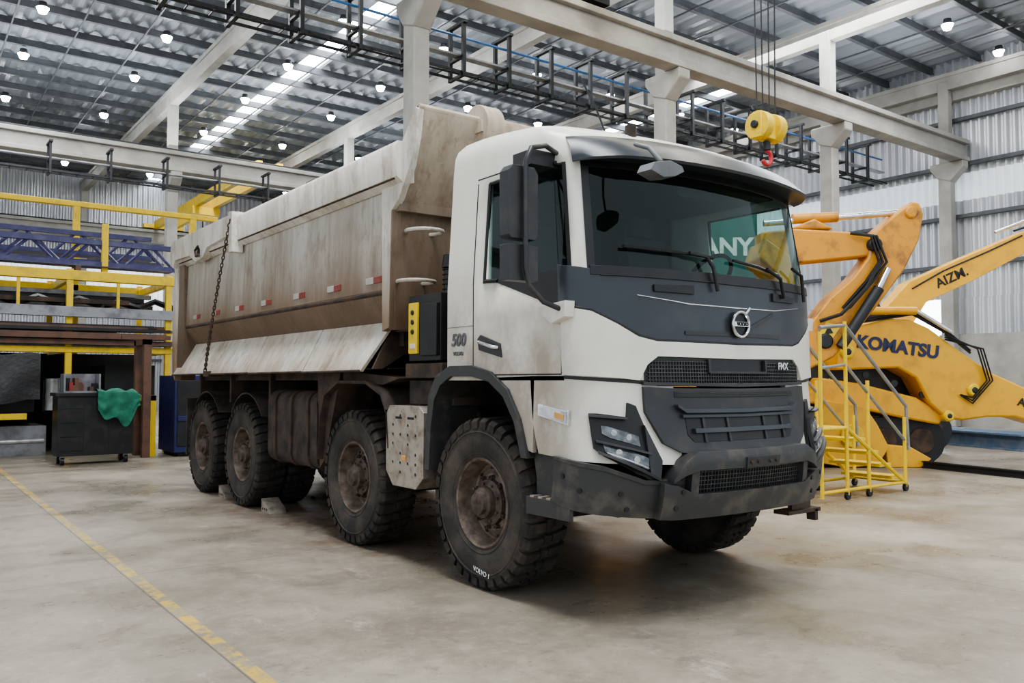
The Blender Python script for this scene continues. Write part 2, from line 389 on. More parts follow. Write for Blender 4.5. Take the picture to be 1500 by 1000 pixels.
for sg in (-1,1):
    X=sg*1.25
    def sb(m,y0,y1,z0,z1,o0=-.01,o1=.004): sd.box(m,min(X+sg*o0,X+sg*o1),max(X+sg*o0,X+sg*o1),y0,y1,z0,z1)
    sb(black,5.10,5.112,1.56,2.22,o1=.002); sb(black,4.095,4.105,1.54,1.97,o1=.002)
    sd.strip(black,[(X+sg*.002,5.10,2.2),(X-sg*.045,5.10,2.96)],[(X+sg*.002,5.112,2.2),(X-sg*.045,5.112,2.96)])
    sd.box(black,*sorted((X-sg*.06,X-sg*.046)),4.2,5.112,2.985,2.995)
    sb(black,4.10,5.11,1.535,1.545,o1=.002)
    sd.prism(black,[(4.09,1.99),(4.20,1.99),(4.80,2.19),(4.80,2.215),(4.10,2.215)],'x',X-sg*.02,X+sg*.003)
    ry=4.95
    sd.tube(black,[(X,ry+.01,2.2),(X-sg*.044,ry,2.93)],.016,6)
    sd.tube(black,[(X-sg*.044,4.2,2.93),(X-sg*.044,ry,2.93)],.016,6)
    sd.tube(black,[(X,4.80,2.205),(X,ry,2.215)],.016,6)
    sd.prism(plastic,[(4.74,1.66),(5.02,1.72),(5.04,1.80),(5.0,1.83),(4.76,1.76)],'x',X-sg*.01,X+sg*.012)
    sd.tube(chrome,[(X+sg*.01,5.0,1.775),(X+sg*.045,4.97,1.775),(X+sg*.045,4.80,1.735),(X+sg*.01,4.78,1.73)],.014,8)
    sb(textg,5.11,5.46,1.90,1.905,o1=.002)
    outer=[(4.43,.98),(4.52,1.24),(4.66,1.44),(4.86,1.56),(5.10,1.61),(5.40,1.61),(5.60,1.53),(5.70,1.38),(5.74,1.10),(5.76,.80)]
    inner=[(4.50,.98),(4.58,1.22),(4.71,1.39),(4.88,1.49),(5.10,1.53),(5.38,1.53),(5.53,1.46),(5.62,1.34),(5.67,1.10),(5.69,.80)]
    for i in range(len(outer)-1):
        sd.prism(bumperm,[outer[i],outer[i+1],inner[i+1],inner[i]],'x',sg*.85,sg*1.275)
    sd.prism(white,[(3.98,2.0),(4.24,1.98),(4.22,1.92),(4.12,1.86),(3.99,1.9)],'x',X-sg*.01,X+sg*.07)
    sd.prism(bumperm,[(4.02,.70),(4.02,1.03),(4.46,1.03),(4.42,.85),(4.42,.72)],'x',sg*.75,sg*1.20)
    sd.box(bumperm,min(sg*.9,sg*1.27),max(sg*.9,sg*1.27),4.0,4.44,.70,.73)
    for i in range(5): sd.box(silver,min(sg*1.0,sg*1.275),max(sg*1.0,sg*1.275),4.02+i*.085,4.06+i*.085,.73,.745)
    sd.box(bumperm,min(sg*1.24,sg*1.275),max(sg*1.24,sg*1.275),4.0,4.44,.62,.735)
sd.box(rustm,1.05,1.30,4.02,4.06,.47,.72); sd.box(rustm,.95,1.38,3.98,4.12,.45,.48); sd.box(rustm,1.30,1.34,3.98,4.06,.38,.47)
sd.build('cab_side_trim',truck,bevel=.004)
text('side_badge','500',.13,(-1.256,5.30,1.80),(0,-1,0),(0,0,1),textg,truck,.003,bold=.003,shear=.2)
text('side_badge_small','VOLVO',.04,(-1.256,5.30,1.70),(0,-1,0),(0,0,1),textg,truck,.003,bold=.001)
mi=MB(); sg=-1
x0,x1=sorted((sg*1.43,sg*1.66))
mi.prism(plastic,[(x0,2.40),(x0+.02,2.38),(x1-.02,2.38),(x1,2.41),(x1,2.80),(x1-.03,2.84),(x0+.03,2.84),(x0,2.80)],'y',4.11,4.21)
mi.box(plastic,x0,x1,4.11,4.21,2.12,2.345)
mi.box(lamp,x0+.02,x1-.02,4.21,4.216,2.42,2.80)
X=sg*1.20
mi.tube(plastic,[(X-sg*.02,4.22,3.0),(sg*1.36,4.12,3.0),(sg*1.50,4.09,2.96),(sg*1.55,4.085,2.86),(sg*1.555,4.08,2.2),(sg*1.53,4.08,2.09),(sg*1.43,4.06,1.99),(sg*1.25,4.03,1.93)],.017,10)
mi.box(plastic,*sorted((X-sg*.03,X+sg*.2)),4.22,4.42,2.90,3.0)
mi.tube(plastic,[(X-sg*.02,4.42,2.95),(sg*1.36,4.3,2.9),(sg*1.5,4.2,2.8)],.015,8)
mi.tube(mirg,[(-.98,3.70,2.98),(-1.0,3.56,2.92),(-.98,3.48,2.82)],.016,8)
mi.prism(mirg,[(-1.13,2.74),(-1.10,2.79),(-.96,2.82),(-.86,2.80),(-.84,2.77),(-.92,2.73),(-1.02,2.71)],'y',3.42,3.54)
mi.build('mirrors',truck,bevel=.02,seg=3)
wp=MB()
def sp(s,z,o=.035): return surf(s,z,o)
wp.tube(black,[sp(-.22,2.10,.05),sp(-.26,2.26,.06),sp(-.30,2.33,.05),sp(-.45,2.345,.05)],.013,8)
wp.tube(black,[sp(-.95,2.36),sp(-.7,2.35),sp(-.4,2.34),sp(-.22,2.33)],.011,6)
wp.tube(black,[sp(.55,2.10,.05),sp(.50,2.24,.06),sp(.35,2.30,.05)],.013,8)
wp.tube(black,[sp(-.02,2.33),sp(.25,2.31),sp(.52,2.27)],.011,6)
wp.tube(black,[sp(.92,2.10,.05),sp(.90,2.3,.06),sp(.75,2.34,.05)],.013,8)
wp.build('wipers',truck)
it=MB()
it.box(interior,-1.16,1.16,5.36,5.42,1.6,3.1); it.box(interior,-1.12,1.12,4.2,5.4,2.98,3.02); it.box(interior,-1.18,1.18,4.1,5.4,1.56,1.6)
it.prism(interior,[(4.0,1.9),(4.45,1.9),(4.42,2.14),(4.22,2.22),(4.0,2.2)],'x',-1.05,1.05)
for u in (-.62,.62):
    it.box(seatm,u-.26,u+.26,4.62,5.12,1.95,2.1); it.prism(seatm,[(5.02,2.1),(5.14,2.1),(5.30,2.72),(5.18,2.74)],'x',u-.25,u+.25); it.prism(seatm,[(5.19,2.76),(5.29,2.76),(5.33,2.94),(5.24,2.94)],'x',u-.13,u+.13)
    it.box(interior,u-.2,u+.2,4.65,5.1,1.6,1.95)
cen=Vector((.62,4.47,2.33)); ax=Vector((0,.75,.66)).normalized(); a1=Vector((1,0,0)); a2=ax.cross(a1)
it.tube(interior,[cen+a1*.22*math.cos(t)+a2*.22*math.sin(t) for t in [i*math.pi/14 for i in range(28)]],.018,8,closed=True)
it.cyl(interior,cen,cen-ax*.3,.05,10); it.tube(interior,[cen-a1*.21,cen,cen+a1*.21],.015,6)
it.box(interior,-.2,.2,4.05,4.1,2.82,2.9)
it.build('cab_interior',truck,bevel=.015)
rb=MB(); rb.cyl(rustm,(-.62,4.1,3.17),(-.62,4.1,3.26),.04,12); rb.tube(black,[(-.35,4.6,3.3),(-.40,4.7,3.6),(-.47,4.8,3.85)],.008,6); rb.cyl(plastic,(.3,4.6,3.28),(.3,4.6,3.40),.05,12)
rb.build('roof_beacon_antenna',truck)

def wheelmesh():
    b=MB()
    tp=[(.315,.135),(.335,.155),(.40,.172),(.47,.176),(.53,.170),(.565,.156),(.583,.135),(.586,.11),(.586,-.11),(.583,-.135),(.565,-.156),(.53,-.17),(.47,-.176),(.40,-.172),(.335,-.155),(.315,-.135),(.30,-.10),(.30,.10),(.315,.135)]
    b.lathe(rubber,tp,64)
    b.lathe(rubber,[(.350,.158),(.356,.166),(.362,.163)],64); b.lathe(rubber,[(.505,.172),(.512,.180),(.520,.172)],64)
    N=34
    for i in range(N):
        for side in (-1,1):
            t=2*math.pi*(i+(.5 if side>0 else 0))/N
            R=Matrix.Rotation(t,4,'X')
            w0,w1=side*.035,side*.162
            v=[]
            for w,ra,rb_ in ((w0,.578,.617),(w1-side*.014,.575,.613),(w1+side*.014,.535,.588)):
                wd=.036 if abs(w)>.1 else .028; sh=.016*side if abs(w)<.1 else 0
                v+= [(-w,-wd+sh,ra),(-w,wd+sh,ra),(-w,wd+sh,rb_),(-w,-wd+sh,rb_)]
            f=[(0,1,2,3),(8,9,10,11)]
            for a in (0,4):
                for j in range(4): f.append((a+j,a+(j+1)%4,a+4+(j+1)%4,a+4+j))
            b.add(v,f,rubber2,R)
        t=2*math.pi*(i+.25)/N; R=Matrix.Rotation(t,4,'X'); b.box(rubber2,-.028,.028,-.034,.034,.58,.616,R)
    b.lathe(rim,[(.318,.125),(.328,.150),(.318,.158),(.305,.150),(.298,.12),(.285,.06),(.275,.02),(.262,.012),(.225,.03),(.205,.05),(.16,.055)],48)
    b.lathe(hub,[(.17,.052),(.165,.085),(.125,.095),(.115,.10),(.11,.145),(.085,.155),(.08,.185),(.05,.192),(.0,.192)],32)
    for i in range(10):
        t=2*math.pi*i/10; R=Matrix.Rotation(t,4,'X')
        b.cyl(hub,(-.045,0,.185),(-.088,0,.185),.017,6,X=R); b.cyl(hub,(-.08,0,.185),(-.105,0,.185),.009,8,X=R)
        t=2*math.pi*(i+.5)/10; R=Matrix.Rotation(t,4,'X'); b.cyl(black,(-.010,0,.242),(-.0245,0,.242),.021,12,X=R)
    for i in range(8):
        t=2*math.pi*i/8; R=Matrix.Rotation(t,4,'X'); b.cyl(hub,(-.09,0,.135),(-.108,0,.135),.010,6,X=R)
    b.lathe(dirtym,[(.30,-.12),(.24,-.13),(.22,-.17),(.0,-.17)],32)
    return b
wm=wheelmesh(); w0=wm.build('wheel',truck,angle=38)
wi=0
def putwheel(u,y,flip,rz=0):
    global wi
    if wi==0: o=w0
    else: o=bpy.data.objects.new('wheel_%d'%wi,w0.data); S.collection.objects.link(o); o.parent=truck
    wi+=1; o.location=(u,y,.615); o.rotation_euler=(random.random()*6.28,0,(math.pi if flip else 0)+rz) if not flip else (0,0,math.pi+rz)
AX=[5.03,7.09,10.05,11.62]
for y in AX[:2]:
    putwheel(-1.08,y,False); putwheel(1.08,y,True)
for y in AX[2:]:
    putwheel(-1.10,y,False); putwheel(-.73,y,False); putwheel(1.10,y,True); putwheel(.73,y,True)
text('tyre_chalk_mark','VOLVO 1',.05,(-1.262,4.98,.13),(0,-1,-.15),(0,.1,1),textw,truck,.001)
ch=MB()
for sg in (-1,1):
    x0,x1=sorted((sg*.36,sg*.46)); ch.box(dirtym,x0,x1,4.1,12.3,.98,1.30); ch.box(rustm,x0,x1,6.6,12.4,1.34,1.62)
for y in (4.3,5.9,7.8,9.0,10.8,12.0): ch.box(dirtym,-.40,.40,y,y+.12,1.0,1.28)
for y in AX[:2]:
    ch.tube(dirtym,[(-.95,y,.60),(-.6,y,.50),(.6,y,.50),(.95,y,.60)],.07,8)
    for sg in (-1,1):
        for k in range(4):
            ch.prism(rustm,[(y-.8,.92),(y-.4,.72-.02*k),(y+.4,.72-.02*k),(y+.8,.92),(y+.4,.74-.02*k),(y-.4,.74-.02*k)],'x',*sorted((sg*.38,sg*.46)))
        ch.cyl(dirtym,(sg*.6,y+.25,.6),(sg*.5,y+.3,1.2),.05,10)
for y in AX[2:]:
    ch.cyl(dirtym,(-.95,y,.61),(.95,y,.61),.11,16); ch.cyl(dirtym,(0,y-.25,.62),(0,y+.25,.62),.22,20)
    for sg in (-1,1): ch.cyl(dirtym,(sg*.4,y,.62),(sg*.4,y,1.0),.09,10)
ch.cyl(dirtym,(0,5.3,.85),(0,11.6,.65),.06,12)
ch.box(dirtym,-.42,.42,3.95,5.9,.60,1.45); ch.box(dirtym,-.30,.30,5.9,6.9,.62,1.2)
ch.box(dirtym,-1.0,1.0,3.85,4.1,.64,.80)
ch.cyl(plastic,(0,5.95,1.3),(0,6.05,3.0),.12,20); ch.cyl(plastic,(0,5.93,1.3),(0,6.0,2.2),.15,20)
ch.box(dirtym,-1.1,1.1,5.60,6.3,1.30,1.5)
for sg in (-1,1):
    a,b_=sorted((sg*.80,sg*1.27))
    g=[(6.38,.95),(6.42,1.25),(6.52,1.40),(6.80,1.50),(7.40,1.50),(7.68,1.38),(7.78,1.15),(7.84,.75)]
    for p,q in zip(g,g[1:]):
        ch.prism(rustm,[p,q,(q[0],q[1]-.03),(p[0],p[1]-.03)],'x',a,b_)
    ch.prism(rustm,[(7.45,1.60),(8.0,1.60),(7.92,.62),(7.80,.72)],'x',*sorted((sg*.8,sg*1.2)))
    ch.prism(rustm,[(6.30,1.52),(7.4,1.60),(7.4,1.50),(6.6,1.46)],'x',*sorted((sg*1.0,sg*1.2)))
    ch.box(rustm,*sorted((sg*.46,sg*1.1)),7.9,12.3,1.50,1.60)
    for y in AX[2:]:
        pts=[(y+.70*math.cos(t),.62+.72*math.sin(t)) for t in [math.pi*(.22+.56*i/8) for i in range(9)]]
        for p,q in zip(pts,pts[1:]): ch.prism(dirtym,[p,q,(q[0],q[1]+.02),(p[0],p[1]+.02)],'x',*sorted((sg*.8,sg*1.22)))
    for y in (9.42,10.80,12.1): ch.box(rustm,*sorted((sg*.45,sg*1.15)),y,y+.06,1.22,1.60)
    ch.box(dirtym,a,b_,12.32,12.35,.45,1.25)
ch.build('chassis',truck,bevel=.008)
tk=MB()
for sg in (-1,1):
    pr=[]
    for cx,cz,t0 in ((1.08,1.26,0),(.68,1.26,90),(.68,.72,180),(1.08,.72,270)):
        for i in range(5):
            t=math.radians(t0+i*22.5); pr.append((sg*(cx+.13*math.cos(t)),cz+.13*math.sin(t)))
    tk.prism(dirtym,pr,'y',7.98,9.33)
    for y in (8.15,8.6,9.05):
        pr2=[(x*1.02 if abs(x)>.9 else x*.98,1+(z-1)*1.02) for x,z in pr]; tk.prism(rustm,pr2,'y',y,y+.06)
    tk.prism(silver,[(5.80,1.24),(5.86,1.29),(6.36,1.29),(6.42,1.22),(6.42,.74),(6.30,.62),(5.92,.62),(5.80,.72)],'x',*sorted((sg*.7,sg*1.26)))
    for j in range(7):
        for i in range(4):
            if (i+j)%2==0 or j in(1,4): 
                y=5.92+i*.125; z=.74+j*.078
                tk.cyl(black,(sg*1.255,y,z),(sg*1.263,y,z),.014,10)
                tk.cyl(silver,(sg*1.255,y,z),(sg*1.2615,y,z),.024,10)
    tk.box(black,*sorted((sg*1.255,sg*1.266)),5.95,6.05,1.18,1.2); tk.box(black,*sorted((sg*1.255,sg*1.266)),6.15,6.25,1.18,1.2)
    tk.box(orange,*sorted((sg*1.255,sg*1.27)),6.08,6.14,.84,.88)
tk.build('tanks_and_guards',truck,bevel=.012)
ai=MB()
ai.box(black,-1.20,-.72,5.64,6.14,1.66,2.20); ai.box(black,-1.23,-1.18,5.66,5.92,1.70,2.12)
ai.cyl(black,(-1.02,5.78,2.2),(-1.02,5.78,2.42),.055,16); ai.cyl(black,(-1.02,5.78,2.42),(-1.02,5.78,2.53),.075,16,.06)
for i in range(5): ai.cyl(black,(-1.02,5.78,2.24+i*.04),(-1.02,5.78,2.25+i*.04),.068,16)
ai.box(ysteel,-1.225,-1.20,5.97,6.11,1.72,2.14); 
for z in (2.06,1.98,1.90): ai.cyl(black,(-1.22,6.04,z),(-1.235,6.04,z),.022,10)
ai.box(white,-1.232,-1.20,6.0,6.08,1.76,1.80)
ai.tube(black,[(-.7,5.8,2.0),(-.4,5.75,2.2),(.2,5.7,2.1),(.7,5.75,1.6)],.04,8)
ai.box(rustm,-1.2,-.3,5.62,6.2,1.52,1.64)
ai.build('air_intake',truck,bevel=.02,seg=3)

db=MB()
Y0,Y1=6.35,12.62
for sg in (-1,1):
    def pb(m,poly,y0,y1): db.prism(m,[(sg*a,b_) for a,b_ in poly],'y',y0,y1)
    pb(bodyside,[(1.22,3.25),(1.25,3.25),(1.28,2.28),(1.25,2.28)],Y0,Y1)
    pb(lowtaper,[(1.28,2.30),(1.25,2.24),(1.06,1.96),(1.10,1.96),(1.27,2.22)],Y0,Y1)
    pb(rustm,[(1.27,2.235),(1.288,2.25),(1.288,2.27),(1.27,2.28)],Y0,Y1)
    pb(bodyrail,[(1.18,3.50),(1.34,3.50),(1.36,3.46),(1.35,3.20),(1.27,3.14),(1.18,3.16)],Y0-.25,Y1+.05)
    pb(rustm,[(1.30,3.165),(1.345,3.195),(1.35,3.205),(1.30,3.18)],Y0-.2,Y1)
    db.prism(bodyrail,[(10.12,3.52),(12.78,3.53),(12.85,3.44),(12.85,3.18),(12.70,3.14),(12.62,3.24),(11.9,3.22),(11.6,3.10),(11.3,3.12),(11.1,3.24),(10.12,3.28)],'x',*sorted((sg*1.30,sg*1.40)))
    db.cyl(black,(sg*1.39,11.45,3.22),(sg*1.405,11.45,3.22),.06,14); db.tube(rustm,[(sg*1.41,11.45,3.30),(sg*1.43,11.52,3.24),(sg*1.43,11.47,3.16),(sg*1.42,11.38,3.17)],.018,6)
    db.box(bodyrail,*sorted((sg*1.28,sg*1.42)),10.05,10.17,3.05,3.54)
    db.prism(bodyfront,[(12.45,3.2),(12.72,3.2),(12.80,1.95),(12.82,1.50),(12.55,1.50),(12.42,2.0)],'x',*sorted((sg*1.10,sg*1.31)))
    db.prism(bodyrail,[(12.68,3.5),(12.80,3.5),(12.92,2.4),(12.88,1.6),(12.75,1.5),(12.72,2.4)],'x',*sorted((sg*1.12,sg*1.34)))
    for y in (6.48,7.30,8.15,9.10,10.0,10.9,11.75):
        xx=sorted((sg*1.272,sg*1.285)); db.box(redm,*xx,y,y+.15,2.35,2.41); db.box(whitem,*xx,y+.15,y+.30,2.35,2.41)
    segs=[(6.50,8.0),(8.02,9.55),(9.57,11.1),(11.12,12.75)]
    for i,(a,b_) in enumerate(segs):
        ta,tb=a,b_; ba=a+(.22 if i==0 else 0); bb=b_
        V=[(sg*1.12,ta,2.05),(sg*1.12,tb,2.05),(sg*1.36,bb,1.585),(sg*1.36,ba,1.585),(sg*1.09,ta,2.05),(sg*1.09,tb,2.05),(sg*1.33,bb,1.575),(sg*1.33,ba,1.575)]
        db.add(V,[(0,1,2,3),(4,5,6,7),(0,1,5,4),(1,2,6,5),(2,3,7,6),(3,0,4,7)],apron)
        db.tube(rustm,[(sg*1.37,ba,1.585),(sg*1.37,bb,1.58)],.012,6)
    for a in (6.6,8.01,9.56,11.11,12.6): db.prism(rustm,[(sg*.6,1.9),(sg*1.08,2.03),(sg*1.30,1.60),(sg*1.2,1.60),(sg*.95,1.75),(sg*.6,1.75)],'y',a,a+.03)
    db.prism(bodyrail,[(6.12,3.50),(5.90,3.74),(5.86,3.72),(5.90,3.50),(5.98,3.28),(6.18,3.02),(6.30,2.95),(6.33,1.95),(6.45,1.92),(6.48,3.5)],'x',*sorted((sg*1.23,sg*1.29)))
    db.prism(bodyfront,[(6.33,1.95),(6.30,2.95),(6.285,2.95),(6.32,1.93)],'x',*sorted((sg*1.2,sg*1.292)))
db.box(bodyfront,-1.08,1.08,Y0,Y1,1.93,1.98)
for sg in(-1,1): db.box(rustm,*sorted((sg*.36,sg*.48)),Y0,12.4,1.66,1.93)
for i in range(14): db.box(rustm,-1.05,1.05,6.5+i*.45,6.58+i*.45,1.80,1.93)
db.box(bodyfront,-1.25,1.25,6.30,6.36,1.93,3.02)
headm=dumpmat('dump_headboard',(.52,.45,.36),(.37,.30,.23),(.20,.13,.08),2.6,3.6,.5,.6,.3)
db.prism(headm,[(6.30,3.0),(6.24,3.0),(5.86,3.72),(5.90,3.76),(5.96,3.74)],'x',-1.27,1.27)
for u in (-.5,0,.5,.95): db.box(bodyfront,u-.05,u+.05,6.24,6.31,1.95,3.0)
db.box(bodyfront,-1.25,1.25,6.22,6.31,2.94,3.02)
db.tube(headm,[(-1.27,5.88,3.74),(1.27,5.88,3.74)],.03,8)
db.cyl(headm,(-.68,5.93,3.68),(-.50,5.93,3.68),.20,28); db.cyl(bodyfront,(-.5,5.93,3.68),(.6,5.93,3.68),.12,20)
db.box(headm,-.7,.9,5.80,5.96,3.62,3.72)
for (u,z) in ((-1.02,2.78),(-1.10,2.34)):
    pts=[(u+.16*math.cos(t),6.20+.16*math.sin(t),z) for t in [i*math.pi/12 for i in range(24)]]
    db.tube(bodyrail,pts,.018,6,closed=True)
db.box(bodyfront,-1.22,1.22,12.60,12.68,1.95,3.4)
db.build('dump_body',truck,bevel=.008)
cn=MB()
A=Vector((-1.42,10.11,3.45)); B=Vector((-1.41,11.05,1.62)); n=46
for i in range(n):
    t=(i+.5)/n; p=A.lerp(B,t)+Vector((0,.10*math.sin(math.pi*t),-.10*math.sin(math.pi*t))); p2=A.lerp(B,t+.01)+Vector((0,.10*math.sin(math.pi*(t+.01)),-.10*math.sin(math.pi*(t+.01))))
    d=(p2-p).normalized(); side=Vector((1,0,0)) if i%2 else d.cross(Vector((1,0,0)))
    pts=[p+d*.032*math.cos(a)+side*.016*math.sin(a) for a in [k*math.pi/5 for k in range(10)]]
    cn.tube(rustm,pts,.0075,5,closed=True)
cn.box(rustm,-1.42,-1.2,11.0,11.1,1.55,1.62)
cn.build('tailgate_chain',truck)
def chock(x,y):
    b=MB(); b.prism(silver,[(y,0.0),(y,.15),(y-.22,.05),(y-.26,0.0)],'x',x-.1,x+.10)
    for i in range(3): b.cyl(black,(x-.102,y-.05-.06*i,.04),(x-.098,y-.05-.06*i,.04),.016,8)
    b.build('wheel_chock',None,bevel=.008)
chock(3.58,9.48); chock(3.58,11.02)

# ------------------------------------------------------------------ BUILDING
m,nt,b=nodes('worn_concrete_floor')
tc=nt.nodes.new('ShaderNodeTexCoord'); sp_=nt.nodes.new('ShaderNodeSeparateXYZ'); nt.links.new(tc.outputs['Object'],sp_.inputs[0])
n1=noise(nt,.30,9,(1,1,1),.68); n2=noise(nt,1.3,12,(1,.8,1),.78); n3=noise(nt,14,8,(1,1,1),.75); n4=noise(nt,.6,9,(1,1,1),.68)
c=mixc(nt,ramp(nt,n1.outputs['Fac'],.42,.58).outputs[0],(.245,.212,.165),(.345,.305,.245))
c=mixc(nt,math_(nt,'MULTIPLY',ramp(nt,n2.outputs['Fac'],.47,.60).outputs[0],.48),c,(.16,.132,.10))
c=mixc(nt,math_(nt,'MULTIPLY',ramp(nt,n3.outputs['Fac'],.50,.68).outputs[0],.32),c,(.46,.42,.35))
n5=noise(nt,2.4,12,(1,.45,1),.82); c=mixc(nt,math_(nt,'MULTIPLY',ramp(nt,n5.outputs['Fac'],.585,.64).outputs[0],.38),c,(.58,.55,.48))
n9=noise(nt,3.3,12,(1,1,1),.82); c=mixc(nt,math_(nt,'MULTIPLY',ramp(nt,n9.outputs['Fac'],.56,.64).outputs[0],.42),c,(.10,.08,.06))
n7=noise(nt,26,4,(1,1,1),.6); c=mixc(nt,math_(nt,'MULTIPLY',ramp(nt,n7.outputs['Fac'],.64,.69).outputs[0],.5),c,(.07,.052,.04))
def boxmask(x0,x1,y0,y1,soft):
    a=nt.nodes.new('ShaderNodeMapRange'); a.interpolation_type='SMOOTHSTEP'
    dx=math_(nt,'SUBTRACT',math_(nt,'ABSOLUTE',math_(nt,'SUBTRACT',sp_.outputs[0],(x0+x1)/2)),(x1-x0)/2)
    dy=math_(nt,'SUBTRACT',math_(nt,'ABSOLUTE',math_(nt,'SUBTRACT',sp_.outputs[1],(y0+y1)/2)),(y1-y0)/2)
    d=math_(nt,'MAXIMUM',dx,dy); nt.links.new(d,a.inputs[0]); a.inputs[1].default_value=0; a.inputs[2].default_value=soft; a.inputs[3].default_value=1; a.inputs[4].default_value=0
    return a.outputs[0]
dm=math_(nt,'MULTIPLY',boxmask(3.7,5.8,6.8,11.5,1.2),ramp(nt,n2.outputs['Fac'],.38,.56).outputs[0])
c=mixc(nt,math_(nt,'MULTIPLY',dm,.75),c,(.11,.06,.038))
def joint(sock,period,offs,w):
    a=math_(nt,'ADD',math_(nt,'ADD',sock,-offs),1000*period); q=math_(nt,'MODULO',a,period); return math_(nt,'LESS_THAN',q,w)
jx=joint(sp_.outputs[0],5.0,6.5,.012); jy=joint(sp_.outputs[1],6.0,1.0,.012); j=math_(nt,'MAXIMUM',jx,jy)
c=mixc(nt,math_(nt,'MULTIPLY',j,.6),c,(.06,.05,.045))
def lane(sock,pos,w): return math_(nt,'LESS_THAN',math_(nt,'ABSOLUTE',math_(nt,'SUBTRACT',sock,pos)),w)
n6=noise(nt,5,10,(1,1,1),.85)
ym=math_(nt,'MULTIPLY',lane(sp_.outputs[0],1.56,.042),ramp(nt,n6.outputs['Fac'],.46,.55).outputs[0])
c=mixc(nt,math_(nt,'MULTIPLY',ym,.85),c,(.66,.44,.05))
nt.links.new(c,b.inputs['Base Color'])
rr=nt.nodes.new('ShaderNodeMapRange'); nt.links.new(n4.outputs['Fac'],rr.inputs[0]); rr.inputs[1].default_value=.40; rr.inputs[2].default_value=.60; rr.inputs[3].default_value=.27; rr.inputs[4].default_value=.58
nt.links.new(rr.outputs[0],b.inputs['Roughness']); b.inputs['Specular IOR Level'].default_value=.42
bump(nt,b,n3.outputs['Fac'],.10,.01)
f=MB(); f.box(m,-14,28.6,-12,47.5,-.2,0); f.build('floor')

GX=[-5.7,.9,7.7,14.35,21.0,27.7]
def corr(p0,p1,pitch,amp):
    n=int((p1-p0)/pitch*4); A=[]
    for i in range(n+1):
        A.append((p0+(p1-p0)*i/n, amp*(1 if (i%4) in (1,2) else -1)))
    return A
wallm,nt2,b2=nodes('corrugated_wall')
nn=noise(nt2,.7,6,(1,1,.3)); nt2.links.new(mixc(nt2,ramp(nt2,nn.outputs['Fac'],.35,.7).outputs[0],(.60,.62,.65),(.44,.46,.49)),b2.inputs['Base Color']); b2.inputs['Roughness'].default_value=.32; b2.inputs['Metallic'].default_value=.4
trans=EM('translucent_sheet',(.74,.80,.85),.28)
transb=EM('translucent_sheet_far',(.78,.84,.88),.7)
w=MB()
for (p0,p1,z0,z1,mt) in ((-6,13.8,3.0,4.2,wallm),(15.2,47,3.0,4.2,wallm),(-6,47,4.2,7.4,wallm),(-6,47,7.4,8.3,trans),(-6,47,8.3,12.2,wallm)):
    P=corr(p0,p1,.26,.05)
    w.strip(mt,[(28.2+o,p,z0) for p,o in P],[(28.2+o,p,z1) for p,o in P])
w.box(concrete,28.0,28.4,-6,13.8,0,3.0); w.box(concrete,28.0,28.4,15.2,47,0,3.0)
for z in (5.2,6.8,8.5,10.0): w.box(purlinm,27.98,28.12,-6,47,z,z+.12)
w.build('wall_right')
w=MB(); P=corr(-14,28.2,.26,.05)
for z0,z1,mt in ((0,5.0,wallm),(5.0,7.6,transb),(7.6,12.2,wallm)):
    w.strip(mt,[(p,47+o,z0) for p,o in P],[(p,47+o,z1) for p,o in P])
for z in (2.5,5.0,7.6,9.2): w.box(purlinm,-14,28.2,46.8,46.93,z,z+.12)
w.build('wall_back')
dr=MB(); dr.box(EM('daylight_outside',(.95,.98,1),4.0),28.55,28.6,13.7,15.3,0,4.25); dr.box(dsteel,28.42,28.54,13.72,13.8,0,4.2); dr.box(dsteel,28.42,28.54,15.2,15.28,0,4.2); dr.box(dsteel,28.42,28.54,13.8,15.2,2.5,2.56); dr.build('door_1')
def column(x,y):
    b=MB(); b.box(concrete,x-.17,x+.17,y-.2,y+.2,0,8.2); b.box(concrete,x-.15,x+.15,y-.17,y+.17,8.2,11.3)
    b.prism(concrete,[(y-.62,8.6),(y+.45,8.6),(y+.45,8.42),(y+.2,8.1),(y-.2,7.95),(y-.62,8.38)],'x',x-.19,x+.19)
    b.build('concrete_column',bevel=.03)
for x in GX:
    for y in (13.3,30.0,46.4): column(x,y)
def ibeamX(bd,m,x0,x1,y,z0,z1,w):
    bd.box(m,x0,x1,y-w/2,y+w/2,z1-.14,z1); bd.box(m,x0,x1,y-w/2,y+w/2,z0,z0+.14); bd.box(m,x0,x1,y-w/5,y+w/5,z0+.14,z1-.14)
for y in (12.88,29.58,45.9):
    b=MB(); ibeamX(b,concrete,-14,28.0,y,8.6,9.3,.42); b.box(dsteel,-14,28.0,y-.04,y+.04,9.3,9.4); b.build('crane_runway_beam',bevel=.015)
for i,x in enumerate(GX):
    b=MB(); b.box(concrete,x-.13,x+.13,2,46.6,11.0,11.45); b.box(concrete,x-.18,x+.18,2,46.6,11.42,11.55); b.build('roof_girder',bevel=.01)
b=MB(); b.box(concrete,27.9,28.2,-6,47,10.7,11.2); b.build('trim_1')
deckm,nt3,b3=nodes('roof_deck')
nn=noise(nt3,.6,5,(1,.3,1)); nt3.links.new(mixc(nt3,ramp(nt3,nn.outputs['Fac'],.35,.7).outputs[0],(.30,.325,.35),(.21,.23,.255)),b3.inputs['Base Color']); b3.inputs['Roughness'].default_value=.45; b3.inputs['Metallic'].default_value=.2
dk=MB(); sky=[(10.7,11.5,2,46.8),(24.0,24.8,18.6,31)]
